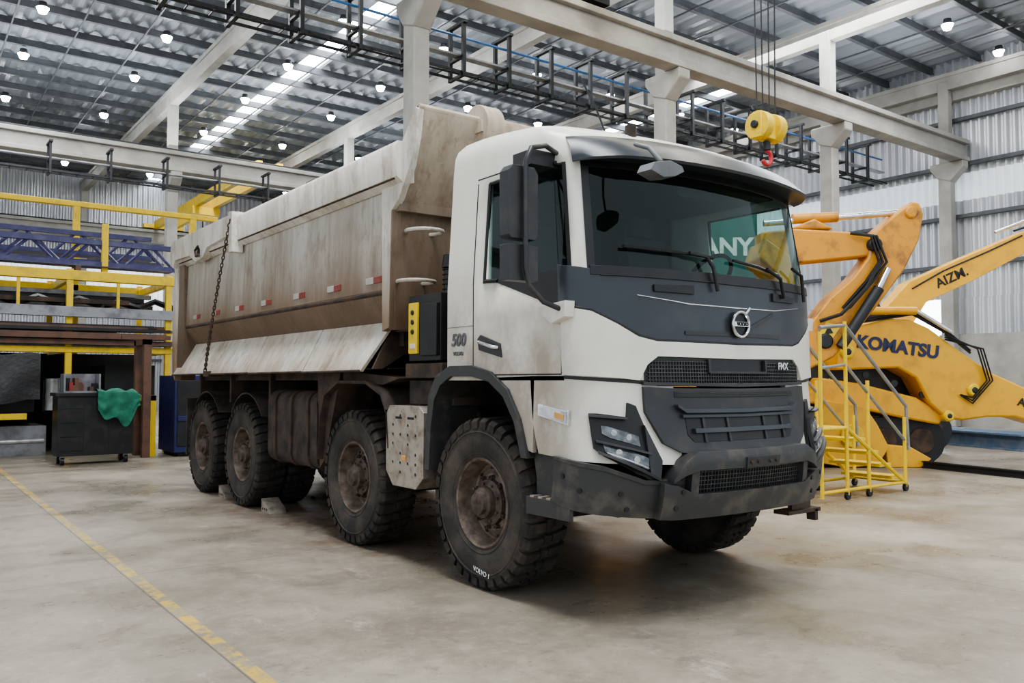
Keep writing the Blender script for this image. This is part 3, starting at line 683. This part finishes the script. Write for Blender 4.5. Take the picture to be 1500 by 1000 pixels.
def deckrange(x0,x1,ys):
    n=max(4,int((x1-x0)/.5)*4); P=[]
    for i in range(n+1): P.append((x0+(x1-x0)*i/n, .05*(1 if (i%4) in (1,2) else -1)))
    dk.strip(deckm,[(p,ys[0],12.1+o) for p,o in P],[(p,ys[1],12.1+o) for p,o in P])
deckrange(-14,10.7,(2,47)); deckrange(11.5,24.0,(2,47)); deckrange(24,24.8,(2,18.6)); deckrange(24,24.8,(31,47)); deckrange(24.8,28.4,(2,47))
dk.build('ceiling')
em=EM('skylight_sheet',(.93,.97,1.0),11.0)
for i,(a,b_,y0,y1) in enumerate(sky):
    q=MB(); q.box(em,a,b_,y0,y1,12.16,12.19); q.build('window_%d'%(i+1))
pu=MB(); y=3.0
while y<46.5:
    pu.box(purlinm,-14,28.1,y,y+.06,11.84,12.04); pu.box(purlinm,-14,28.1,y-.03,y+.09,11.82,11.85); y+=1.55
for x in [g+d for g in GX for d in (1.7,3.35,5.0)]: 
    if x<28: pu.box(purlinm,x-.02,x+.02,2.5,46.5,11.80,11.84)
pu.build('roof_purlins')
lm=MB(); lem=EM('lamp_led',(1,1,1),40)
for x in (-3.6,-.4,3.1,6.3,10.0,13.3,16.9,20.2,23.8,27.0):
    for y in (7.2,11.3,17.2,21.3,25.4,29.4,34.3,38.6,43.0):
        lm.cyl(dsteel,(x,y,11.56),(x,y,11.72),.13,12,.10); lm.cyl(lem,(x,y,11.42),(x,y,11.56),.10,12,.16)
lm.build('high_bay_lights')
def tray(y,z,step,x0,x1,sz,H_,blue=True,t=.032):
    b=MB(); x=x0
    while x<x1:
        for yy in (y,y+.5*sz): b.box(dsteel,x-t,x+t,yy-t,yy+t,z,z+H_)
        b.box(dsteel,x-t,x+t,y,y+.5*sz,z,z+.06); b.box(dsteel,x-t,x+t,y,y+.5*sz,z+.42,z+.47); b.box(dsteel,x-.05,x+.05,y-.1,y+.6*sz,z+H_-.02,z+H_+.04)
        x+=step
    b.box(dsteel,x0,x1,y+.02,y+.05,z+.06,z+.12); b.box(dsteel,x0,x1,y+.45*sz,y+.47*sz,z+.06,z+.12)
    b.box(greyrail,x0,x1,y+.1,y+.30,z+.47,z+.51)
    b.cyl(dsteel,(x0,y+.2,z+.10),(x1,y+.2,z+.10),.025,6)
    if blue: b.cyl(pipeb,(x0,y+.2,z+.95),(x1,y+.2,z+.95),.03,8)
    x=x0+step/2
    while x<x1: b.box(dsteel,x-.012,x+.012,y,y+.45*sz,z+.08,z+.10); x+=.45
    b.build('cable_tray')
tray(15.2,8.2,1.25,-5,27.5,1.1,1.2,True,.04); tray(28.3,7.75,1.68,-8,27.5,1.0,.95,False,.03)
hk=empty('crane_hook_block',(0,0,0)); hx,hy,hz=10.75,7.87,5.39
b=MB()
for dx in (-.16,.16): b.cyl(ysteel,(hx+dx-.08,hy,hz),(hx+dx+.08,hy,hz),.22,24); 
b.box(ysteel,hx-.27,hx+.27,hy-.11,hy+.11,hz-.20,hz+.18); b.cyl(dsteel,(hx-.32,hy,hz),(hx+.32,hy,hz),.06,12)
b.cyl(dsteel,(hx,hy,hz-.22),(hx,hy,hz-.36),.06,12)
pts=[(hx+.11*math.sin(t),hy,hz-.47+.11*math.cos(t)) for t in [(-.1+i*.36) for i in range(13)]]
b.tube(redhook,pts,.035,8); b.build('hook_block',hk,bevel=.01)
b=MB()
for dx in (-.28,-.1,.1,.28): b.cyl(dsteel,(hx+dx*.8,hy,hz),(hx+dx,hy,9.8),.012,6)
b.build('hoist_ropes',hk)
b=MB(); b.box(ysteel,hx-.5,hx+.5,hy-.7,hy+.7,9.8,10.3); b.box(ysteel,hx-.9,hx-.55,-8,12.8,9.95,10.6); b.box(ysteel,hx+.55,hx+.9,-8,12.8,9.95,10.6); b.box(dsteel,hx-1.3,hx+1.3,12.7,13.0,9.42,9.95); b.build('crane_bridge',hk)
b=MB(); b.box(ysteel,10.9,11.1,30.6,45.8,9.35,9.75); b.box(ysteel,11.7,11.9,30.6,45.8,9.35,9.75); b.box(ysteel,10.8,12.0,38.5,39.6,9.0,9.35)
b.box(ysteel,10.4,12.4,30.3,30.6,9.4,9.6); b.box(ysteel,10.4,12.4,45.7,46.0,9.4,9.6); b.cyl(dsteel,(11.4,39,9.0),(11.4,39,7.9),.03,6); b.box(ysteel,11.2,11.6,38.8,39.2,7.5,7.9); b.build('overhead_crane')

# ------------------------------------------------------------------ LEFT racks
rack=empty('cantilever_rack'); rk=MB()
for x in (-4.5,-2.2,.6,2.9,4.8):
    for y in (18.8,21.4):
        rk.box(ysteel,x-.06,x+.06,y-.06,y+.06,0,3.75); 
    rk.box(ysteel,x-.05,x+.05,18.8,21.4,3.5,3.65); rk.box(ysteel,x-.05,x+.05,18.8,21.4,2.05,2.18)
for x in (-4.5,-.6,3.4,6.0): rk.box(ysteel,x-.07,x+.07,21.3,21.44,0,5.5)
rk.box(ysteel,3.5,3.62,18.9,19.02,3.7,4.75)
rk.box(ysteel,-6,6.2,18.72,18.9,3.52,3.72); rk.box(ysteel,-6,6.6,21.3,21.45,5.50,5.62); rk.box(ysteel,-6,5.0,18.72,18.88,2.06,2.18); rk.box(ysteel,-6,2.2,18.72,18.86,.74,.86); rk.box(ysteel,-6,5,21.3,21.4,3.5,3.7)
for x in (1.2,2.0,3.8): rk.box(ysteel,x-.03,x+.03,18.75,18.81,2.98,3.52)
rk.build('rack_frame',rack,bevel=.01)
b=MB()
for y,zz in ((19.0,3.85),(19.9,4.0),(20.8,4.3)):
    z0,z1=zz,zz+.55
    b.box(purple,-6,4.9,y-.06,y+.06,z1-.1,z1); b.box(purple,-6,4.9,y-.06,y+.06,z0,z0+.1); b.box(purple,-6,4.9,y-.2,y+.2,z0-.02,z0)
    x=-6.0; up=True
    while x<4.7:
        b.tube(purple,[(x,y,z0 if up else z1),(x+.55,y,z1 if up else z0)],.035,5); x+=.55; up=not up
for x in (-3,0,3): b.box(brown,x,x+.1,18.8,21.3,3.74,3.83)
for i in range(9):
    y=18.95+i*.26; z=3.08
    for k in range(3):
        e=4.0+random.random()*.9; b.box(random.choice([dsteel,sheet,dsteel,galv,rustm]),-6,e,y,y+.16,z,z+.09); z+=.12
        if random.random()<.3: break
b.build('steel_trusses',rack)
b=MB()
for i in range(26):
    y=18.9+random.random()*2.2; z=2.2+ .12*(i%4); x0=-6+random.random()*2; L=5+random.random()*5
    b.box(random.choice([sheet,dsteel,brown,galv,purple,sheet]),x0,min(x0+L,5.0),y,y+.1+random.random()*.15,z,z+.10)
b.box(sheet,-6,5.0,18.65,18.85,2.78,2.98); b.box(brown,-6,4.7,18.5,18.8,2.34,2.46); b.box(brown,-6,4.9,18.6,19.0,2.22,2.32)
for i in range(7): b.box(random.choice([brown,dsteel,sheet]),-6,4.2+random.random()*.8,18.55+i*.06,18.6+i*.06,2.5+.04*(i%3),2.53+.04*(i%3)+.03)
for i in range(14):
    x=-5.5+i*.75; b.tube(black,[(x,18.9+random.random()*.5,3.02),(x+.4,19.3,3.12+.1*random.random()),(x+.8,19.0,3.02)],.07,6)
b.build('steel_stock',rack)
b=MB()
for i in range(9):
    x=-5.5+i*1.15; b.box(random.choice([black,dsteel,interior]),x,x+1.0,19.4,21,.86,1.5+random.random()*.5)
b.box(interior,-6,4.8,21.2,21.25,0,2.1)
for i in range(8): b.box(random.choice([dsteel,rustm,black,sheet]),-5.5+i*1.2,-4.6+i*1.2,19.2,20.8,0,.3+random.random()*.35)
b.tube(galv,[(-2,18.75,.3),(2.5,18.75,.32)],.05,8); b.tube(galv,[(-2,18.7,.45),(1.5,18.7,.47)],.04,8)
for i in range(12):
    x=2.4+random.random()*2.2; y=19+random.random()*1.5; b.cyl(random.choice([galv,rustm,sheet,ysteel]),(x,y,.9),(x,y,1.1+random.random()*.5),.06+random.random()*.08,12)
n=30; V=[]
for i in range(n+1):
    for j in range(9):
        u=i/n; v=j/8; x=-4+u*6.4
        V.append((x,18.66-.10*v+.06*math.sin(u*31+v*3)*v,2.02-.85*v-.10*math.sin(u*9)*v+.03*math.sin(u*47)))
b.add(V,[(i*9+j,(i+1)*9+j,(i+1)*9+j+1,i*9+j+1) for i in range(n) for j in range(8)],tarp)
b.build('stored_parts',rack,angle=60)
b=MB(); b.box(brown,4.0,4.14,17.35,17.49,0,2.3); b.box(brown,4.0,4.14,18.05,18.19,0,2.3); b.box(ysteel,4.2,4.3,17.6,17.7,0,1.2); b.box(ysteel,4.0,4.3,17.6,18.1,1.1,1.2); b.box(brown,4.0,4.14,17.35,18.19,2.2,2.32); b.box(brown,3.6,4.5,17.38,17.46,2.3,2.38); b.build('steel_post_frame')
b=MB(); b.box(navy,4.55,5.9,17.2,18.4,.08,1.6); b.box(dsteel,4.6,5.85,17.18,17.2,.2,1.5); b.box(navy,4.6,5.9,17.15,17.2,.7,.8)
for x in (4.65,5.7): b.box(dsteel,x,x+.12,17.3,18.35,0,.08)
b.build('storage_bin',bevel=.02)
cab=empty('tool_cabinet'); b=MB(); x0,x1,y0,y1=2.42,3.66,16.6,17.2
b.box(blackcab,x0,x1,y0,y1,.16,1.22); b.box(blackcab,x0-.04,x1+.04,y0-.04,y1+.04,1.22,1.28)
for x in (x0+.42,x0+.84): b.box(dsteel,x-.005,x+.005,y0-.01,y0,.2,1.18)
for i in range(4): b.box(dsteel,x0+.05,x0+.40,y0-.012,y0,.25+i*.25,.255+i*.25)
for x in (x0+.1,x1-.1):
    for y in (y0+.1,y1-.1): b.cyl(black,(x-.03,y,.07),(x+.03,y,.07),.07,14); b.box(galv,x-.04,x+.04,y-.03,y+.03,.1,.16)
b.build('cabinet_body',cab,bevel=.01)
b=MB(); b.box(sheet,x0+.1,x0+.70,y0+.08,y1-.1,1.28,1.31); b.box(sheet,x0+.1,x0+.13,y0+.1,y1-.1,1.31,1.62); b.box(sheet,x0+.67,x0+.70,y0+.1,y1-.1,1.31,1.62); b.box(sheet,x0+.1,x0+.70,y1-.13,y1-.1,1.31,1.62)
for i in range(14): 
    x=x0+.15+random.random()*.45; b.box(random.choice([brown,black,redm,whitem,dsteel]),x,x+.06,y0+.12+random.random()*.2,y0+.4,1.31,1.36+random.random()*.2)
b.build('parts_tray',cab)
b=MB(); n=26; V=[]
for i in range(n+1):
    for j in range(n+1):
        u=i/n; v=j/n
        x=x0+.62+u*.72
        wob=.05*math.sin(u*17+v*4)+.03*math.sin(v*21+u*9)
        if v<.35: y=y0+.45-v/.35*.5; z=1.33+.03*math.sin(u*13+v*9)
        else:
            d=(v-.35)/.65; y=y0-.07+wob*.8*d-.05; z=1.33-d*(.34+.30*math.sin(u*3.1)**2+.12*math.sin(u*11))
        if u>.8: z=z-.25*(u-.8)*2*(1-.3*v)
        V.append((x,y,z))
F=[(i*(n+1)+j,(i+1)*(n+1)+j,(i+1)*(n+1)+j+1,i*(n+1)+j+1) for i in range(n) for j in range(n)]
b.add(V,F,greenc); b.build('green_cloth',cab,angle=80)

# ------------------------------------------------------------------ RIGHT excavators
D=Vector((.802,-.598,0)); Dn=Vector((.598,.802,0))
def frame(ox,oy):
    R=Matrix((D,Dn,Vector((0,0,1)))).transposed().to_4x4(); R.translation=Vector((ox,oy,0)); return R
def tracks(b,X,s0,s1,t0,t1,h):
    n=12; r=h/2; poly=[]
    for i in range(n+1):
        t=-math.pi/2+math.pi*i/n; poly.append((s1-r+r*math.cos(t),r+r*math.sin(t)))
    for i in range(n+1):
        t=math.pi/2+math.pi*i/n; poly.append((s0+r+r*math.cos(t),r+r*math.sin(t)))
    for a in ((t0,t0+.55),(t1-.55,t1)):
        b.prism(dsteel,poly,'y',a[0],a[1],X)
        k=int((s1-s0)/.2)
        for i in range(k):
            s=s0+r+ i*(s1-s0-2*r)/max(k-1,1); b.box(black,s-.07,s+.07,a[0]-.02,a[1]+.02,h-.01,h+.03,X)
        for i in range(5):
            s=s0+r+i*(s1-s0-2*r)/4; b.cyl(rustm,(s,a[0]-.03,r),(s,a[0],r),r*.55,16,X=X)
e1=empty('excavator'); X=frame(12.0,7.26)
b=MB()
boom=[(.27,3.75),(.58,4.03),(.87,4.25),(.99,4.23),(1.05,4.05),(.97,3.65),(.74,3.20),(.38,2.72),(-.05,2.20),(-.37,1.85),(-.9,1.6),(-1.2,1.7),(-.9,2.15),(-.42,2.76),(-.05,3.08),(.18,3.38)]
b.prism(org,boom,'y',-.22,.22,X)
b.prism(org,[(-1.45,3.78),(-.9,3.84),(.30,3.76),(.30,3.42),(-.9,3.30),(-1.45,3.42)],'y',-.18,.18,X)
b.cyl(org,(.85,-.26,4.08),(.85,.26,4.08),.10,16,X=X); b.cyl(dsteel,(.28,-.28,3.58),(.28,.28,3.58),.11,16,X=X); b.cyl(dsteel,(-.5,-.26,2.1),(-.5,.26,2.1),.12,16,X=X)
b.prism(org,[(-1.0,3.84),(-.6,4.0),(-.3,3.84)],'y',-.15,.15,X)
b.prism(org,[(-1.45,3.65),(-1.05,3.35),(-1.0,2.95),(-1.15,2.6),(-1.4,2.5),(-1.25,2.85),(-1.3,3.1),(-1.55,3.35)],'y',-.45,.45,X)
b.cyl(dsteel,(-1.38,-.24,3.58),(-1.38,.24,3.58),.09,14,X=X)
b.build('boom',e1,bevel=.03)
b=MB(); b.cyl(org,(-.9,0,4.02),(-.2,0,4.05),.08,14,X=X); b.cyl(chrome,(-1.35,0,3.95),(.78,0,4.12),.05,12,X=X); b.cyl(dsteel,(-.30,-.3,2.0),(.30,-.3,2.9),.08,12,X=X); b.cyl(chrome,(.30,-.3,2.9),(.45,-.3,3.2),.05,12,X=X)
for k in range(3): b.tube(black,[(-.1+.05*k,-.25,3.75),(.20+.04*k,-.30,3.70),(.30+.06*k,-.32,3.3),(.1+.05*k,-.30,3.0),(-.25+.05*k,-.28,2.6)],.022,6,X=X)
b.tube(black,[(-.6,-.28,2.4),(-.3,-.35,2.5),(.1,-.33,2.9),(.35,-.30,3.35)],.03,6,X=X)
b.build('hoses_and_cylinders',e1)
b=MB(); b.prism(org,[(-4.1,1.0),(-1.0,1.0),(-.95,1.4),(-1.1,2.1),(-3.7,2.2),(-4.1,2.0)],'y',-.1,2.1,X); b.prism(plastic,[(-2.2,2.1),(-1.1,1.2),(-1.05,2.3),(-1.3,2.9),(-2.2,2.9)],'y',1.2,2.1,X); b.cyl(dsteel,(-2.5,1.0,.7),(-2.5,1.0,1.0),.6,24,X=X)
tracks(b,X,-4.2,-1.2,-.1,2.2,.8); b.box(dsteel,-3.4,-1.8,.3,1.9,.3,.7,X); b.build('house_and_tracks',e1,bevel=.03)
b=MB(); b.prism(ysteel,[(-.62,2.18),(-.42,2.10),(-.28,2.30),(-.48,2.40)],'y',-.232,-.222,X); b.prism(black,[(-.52,2.20),(-.38,2.22),(-.45,2.34)],'y',-.238,-.230,X); b.build('warning_decal',e1)
e2=empty('excavator.001'); X=frame(14.85,7.65)
b=MB()
boom=[(-1.62,2.25),(-1.25,2.45),(-.73,2.60),(-.35,2.58),(0,2.42),(.55,2.01),(1.1,1.63),(1.83,1.30),(2.45,1.05),(2.62,.85),(2.45,.66),(1.95,.72),(1.47,.86),(1.0,.86),(.55,.80),(.25,.85),(-.02,1.10),(-.25,1.55),(-.55,1.72),(-1.1,1.70),(-1.65,1.68)]
b.prism(yel,boom,'y',-.30,.30,X)
b.prism(yel,[(-1.9,1.55),(-1.2,1.45),(-.2,1.2),(.3,.9),(.2,.72),(-.5,.85),(-1.4,1.05),(-2.2,1.1)],'y',-.2,.2,X)
for (s,z,r) in ((.75,1.33,.12),(2.42,.86,.12),(.30,.88,.1),(-1.45,2.0,.13)): b.cyl(ysteel,(s,-.36,z),(s,.36,z),r,18,X=X); b.cyl(dsteel,(s,-.37,z),(s,.37,z),r*.55,14,X=X)
b.build('boom',e2,bevel=.035)
b=MB()
b.cyl(yel,(-1.3,-.36,2.72),(-.25,-.36,2.72),.07,14,X=X); b.cyl(chrome,(-.25,-.36,2.72),(.35,-.36,2.35),.04,12,X=X)
for k in range(3): b.tube(black,[(.25,-.34,2.3-.04*k),(.8+.05*k,-.38,2.05),(.95+.05*k,-.38,1.5),(.7,-.36,1.2-.05*k),(.5,-.34,1.25)],.016,6,X=X)
for k in range(2): b.tube(black,[(-1.2,-.33,2.52+.05*k),(-.3,-.33,2.66+.03*k),(.3,-.33,2.32+.04*k),(.7,-.33,1.98+.04*k)],.022,6,X=X)
for (s,z) in ((-1.1,1.6),(-.6,1.45),(-.1,1.25)): b.cyl(dsteel,(s,-.24,z),(s,-.20,z),.06,12,X=X)
b.build('hoses_and_cylinders',e2)
b=MB(); b.prism(plastic,[(-2.1,1.1),(.1,1.1),(.1,1.62),(-.3,1.75),(-2.1,1.8)],'y',.35,2.2,X); b.prism(yel,[(-3.8,1.0),(-2.0,1.0),(-2.0,2.2),(-3.8,2.1)],'y',.2,2.3,X)
b.prism(dsteel,[(-.95,1.7),(-.15,1.7),(-.15,2.6),(-.35,3.0),(-.95,3.0)],'y',.9,1.9,X); b.cyl(dsteel,(-1.5,1.2,.75),(-1.5,1.2,1.1),.6,24,X=X)
tracks(b,X,-3.2,.4,-.0,2.5,.85); b.box(dsteel,-2.5,-.6,.4,2.1,.3,.75,X)
b.prism(yel,[(-2.15,.10),(-1.55,.0),(-1.05,.05),(-.85,.35),(-1.05,.75),(-1.25,1.05),(-1.9,1.15),(-2.15,.7)],'y',-.55,-.05,X)
b.cyl(ysteel,(-1.5,-.62,.55),(-1.5,.0,.55),.20,18,X=X); b.prism(yel,[(-.85,.0),(-.3,0),(-.1,.15),(-.45,.35),(-.9,.4)],'y',-.5,-.1,X)
b.build('house_and_tracks',e2,bevel=.03)
def mtext(name,s,sz,X,a,z,t,ang,mat,par,bold=.01):
    o=X@Vector((a,t,z)); xd=(D*math.cos(ang)+Vector((0,0,math.sin(ang)))); text(name,s,sz,o,xd,(0,0,1),mat,par,.003,bold=bold)
mtext('boom_lettering','KOMATSU',.31,X,-.56,2.08,-.31,-.14,textd,e2,.012)
mtext('body_lettering','AIZM',.22,X,-1.75,1.45,.34,0,textw,e2,.004); mtext('body_lettering_2','AIZM',.2,X,1.75,1.07,-.31,-.25,textb,e2,.004)
e3=empty('excavator.002'); X=frame(19.4,9.2)
b=MB(); b.prism(yel,[(-1.75,3.05),(-1.15,3.70),(0,4.22),(1.55,4.88),(3.2,5.35),(4.2,5.4),(4.2,5.0),(3.2,4.90),(1.55,4.40),(.31,3.75),(-.78,3.25),(-1.2,2.6),(-1.6,2.2),(-2.3,2.0),(-2.3,2.5)],'y',-.28,.28,X)
b.prism(yel,[(3.9,5.5),(4.4,5.4),(5.2,3.0),(5.0,2.9),(4.2,3.6)],'y',-.22,.22,X)
b.cyl(chrome,(.9,-.1,4.85),(2.2,-.1,5.35),.04,12,X=X)
b.tube(black,[(1.2,-.3,4.85),(1.5,-.3,4.95),(1.6,-.3,4.9),(1.7,-.32,4.7)],.03,6,X=X); b.tube(black,[(-1.1,-.3,3.55),(-.4,-.3,3.95),(.6,-.3,4.38),(1.4,-.3,4.75)],.02,6,X=X)
b.build('boom',e3,bevel=.03)
mtext('boom_lettering','AIZM.',.30,X,-.20,3.80,-.29,.42,textb,e3,.006)
b=MB(); b.prism(yel,[(-4.1,1.1),(-1.2,1.1),(-1.2,2.3),(-4.1,2.3)],'y',-1.2,1.4,X); b.prism(dsteel,[(-2.2,2.2),(-1.0,1.3),(-.95,2.5),(-1.2,3.2),(-2.2,3.2)],'y',.4,1.4,X); tracks(b,X,-4.0,-.8,-1.3,1.6,.9); b.box(dsteel,-3.4,-1.5,-.8,1.1,.3,1.1,X); b.build('house_and_tracks',e3,bevel=.03)
bn=empty('sany_sign_standin'); X=frame(15.0,12.15); b=MB(); b.box(teal,-.9,.75,0,.05,3.8,5.5,X);  # stand-in for machine lettering behind the cab; panel and posts made up
for s in (-.8,.7): b.box(dsteel,s-.03,s+.03,.06,.12,0,5.5,X); b.box(dsteel,s-.05,s+.05,-.3,.5,0,.05,X)
b.build('standin_panel',bn); mtext('sany_lettering','SANY',.55,X,-.05,4.48,-.01,0,textw,bn,.018)

st=empty('access_stairs'); b=MB(); y0,y1=6.0,6.75
for x,h in ((9.75,2.25),(10.25,1.5),(11.15,1.0)):
    for y in (y0,y1): b.cyl(ysteel,(x,y,.06),(x,y,h),.024,10); b.cyl(dsteel,(x,y-.02,.05),(x,y+.02,.05),.05,12)
for y in (y0,y1):
    b.cyl(ysteel,(9.2,y,.12),(11.15,y,.12),.022,8); b.cyl(ysteel,(9.2,y,.9),(9.75,y,.9),.022,8); b.cyl(ysteel,(9.2,y,.05),(9.2,y,2.1),.024,8); b.cyl(ysteel,(9.75,y,.9),(11.1,y,.14),.026,8)
    b.tube(greyrail,[(9.2,y,2.15),(9.75,y,2.2),(11.2,y,1.15),(11.25,y,.55)],.024,8); b.tube(greyrail,[(9.2,y,1.65),(9.75,y,1.7),(11.2,y,.65)],.02,8)
for i,(x,z) in enumerate(((10.95,.20),(10.65,.38),(10.35,.56),(10.05,.74))): b.box(ysteel,x-.14,x+.14,y0,y1,z-.02,z+.02)
b.box(ysteel,9.2,9.78,y0,y1,.88,.92); b.cyl(ysteel,(11.15,y0,.12),(11.15,y1,.12),.02,8)
b.build('stair_frame',st)
b=MB(); R=Matrix.Translation((14.15,6.5,0))@Matrix.Rotation(math.atan2(1.66,.33),4,'Z')
b.box(dsteel,-.9,.9,-.05,.05,0,.02,R); b.box(dsteel,-.9,.9,-.05,.05,.10,.12,R); b.box(dsteel,-.9,.9,-.01,.01,0,.12,R); b.build('steel_bar')
b=MB(); R=Matrix.Translation((20.9,9.9,0))@Matrix.Rotation(math.atan2(3.1,1.1),4,'Z')
for o in (0,.4,.8): b.box(bluebeam,-2.6,2.6,o-.15,o+.15,0,.04,R); b.box(bluebeam,-2.6,2.6,o-.15,o+.15,.32,.36,R); b.box(bluebeam,-2.6,2.6,o-.02,o+.02,.04,.32,R)
b.build('i_beam_stack')
b=MB()
for i in range(110):
    x=4.3+random.random()*1.3; y=7.9+random.random()*2.4; r=.006+random.random()**3*.025
    b.cyl(rustm,(x,y,0),(x+r*.3,y,r*.9),r*1.3,6,r*.5)
b.build('dirt_crumbs')

# ------------------------------------------------------------------ LIGHT
wld=bpy.data.worlds.new('World'); S.world=wld; wld.use_nodes=True
bg=wld.node_tree.nodes['Background']; bg.inputs[0].default_value=(.86,.93,1,1); bg.inputs[1].default_value=1.0
def area(name,loc,rot,sx,sy,pw,col=(.97,.985,1)):
    l=bpy.data.lights.new(name,'AREA'); l.shape='RECTANGLE'; l.size=sx; l.size_y=sy; l.energy=pw; l.color=col
    o=bpy.data.objects.new(name,l); o.location=loc; o.rotation_euler=rot; S.collection.objects.link(o)
area('bay_fill',(2.5,4.5,11.4),(0,0,0),3,9,1100)  # added area fill for the bays, partly along the skylight strip; no fittings
area('bay_fill.001',(11.2,5,11.4),(0,0,0),1.2,9,700)
area('bay_fill.002',(11.15,26,11.7),(0,0,0),1.1,24,600)
area('bay_fill.003',(2.5,24,11.4),(0,0,0),3,12,1000)
area('bay_fill.004',(21,12,11.3),(0,0,0),3,12,1100)
area('roof_fill',(6,29.6,9.6),(math.pi,0,0),28,3,900,(.90,.95,1)); area('roof_fill.001',(12,12.9,9.6),(math.pi,0,0),26,3,650,(.90,.95,1)); area('roof_fill.002',(6,21.5,9.6),(math.pi,0,0),28,3,450,(.90,.95,1))  # added fill aimed up to brighten the roof, no fittings here

cam=bpy.data.cameras.new('camera'); co=bpy.data.objects.new('camera',cam); S.collection.objects.link(co)
cam.sensor_width=36; cam.lens=1227/1500*36; cam.clip_end=200
fw=Vector((.5976*.9989,.8018*.9989,.0464)); co.location=(0,0,1.5); co.rotation_euler=fw.to_track_quat('-Z','Y').to_euler()
S.camera=co
S.view_settings.view_transform='AgX'; S.view_settings.look='AgX - Medium High Contrast'; S.view_settings.exposure=.35
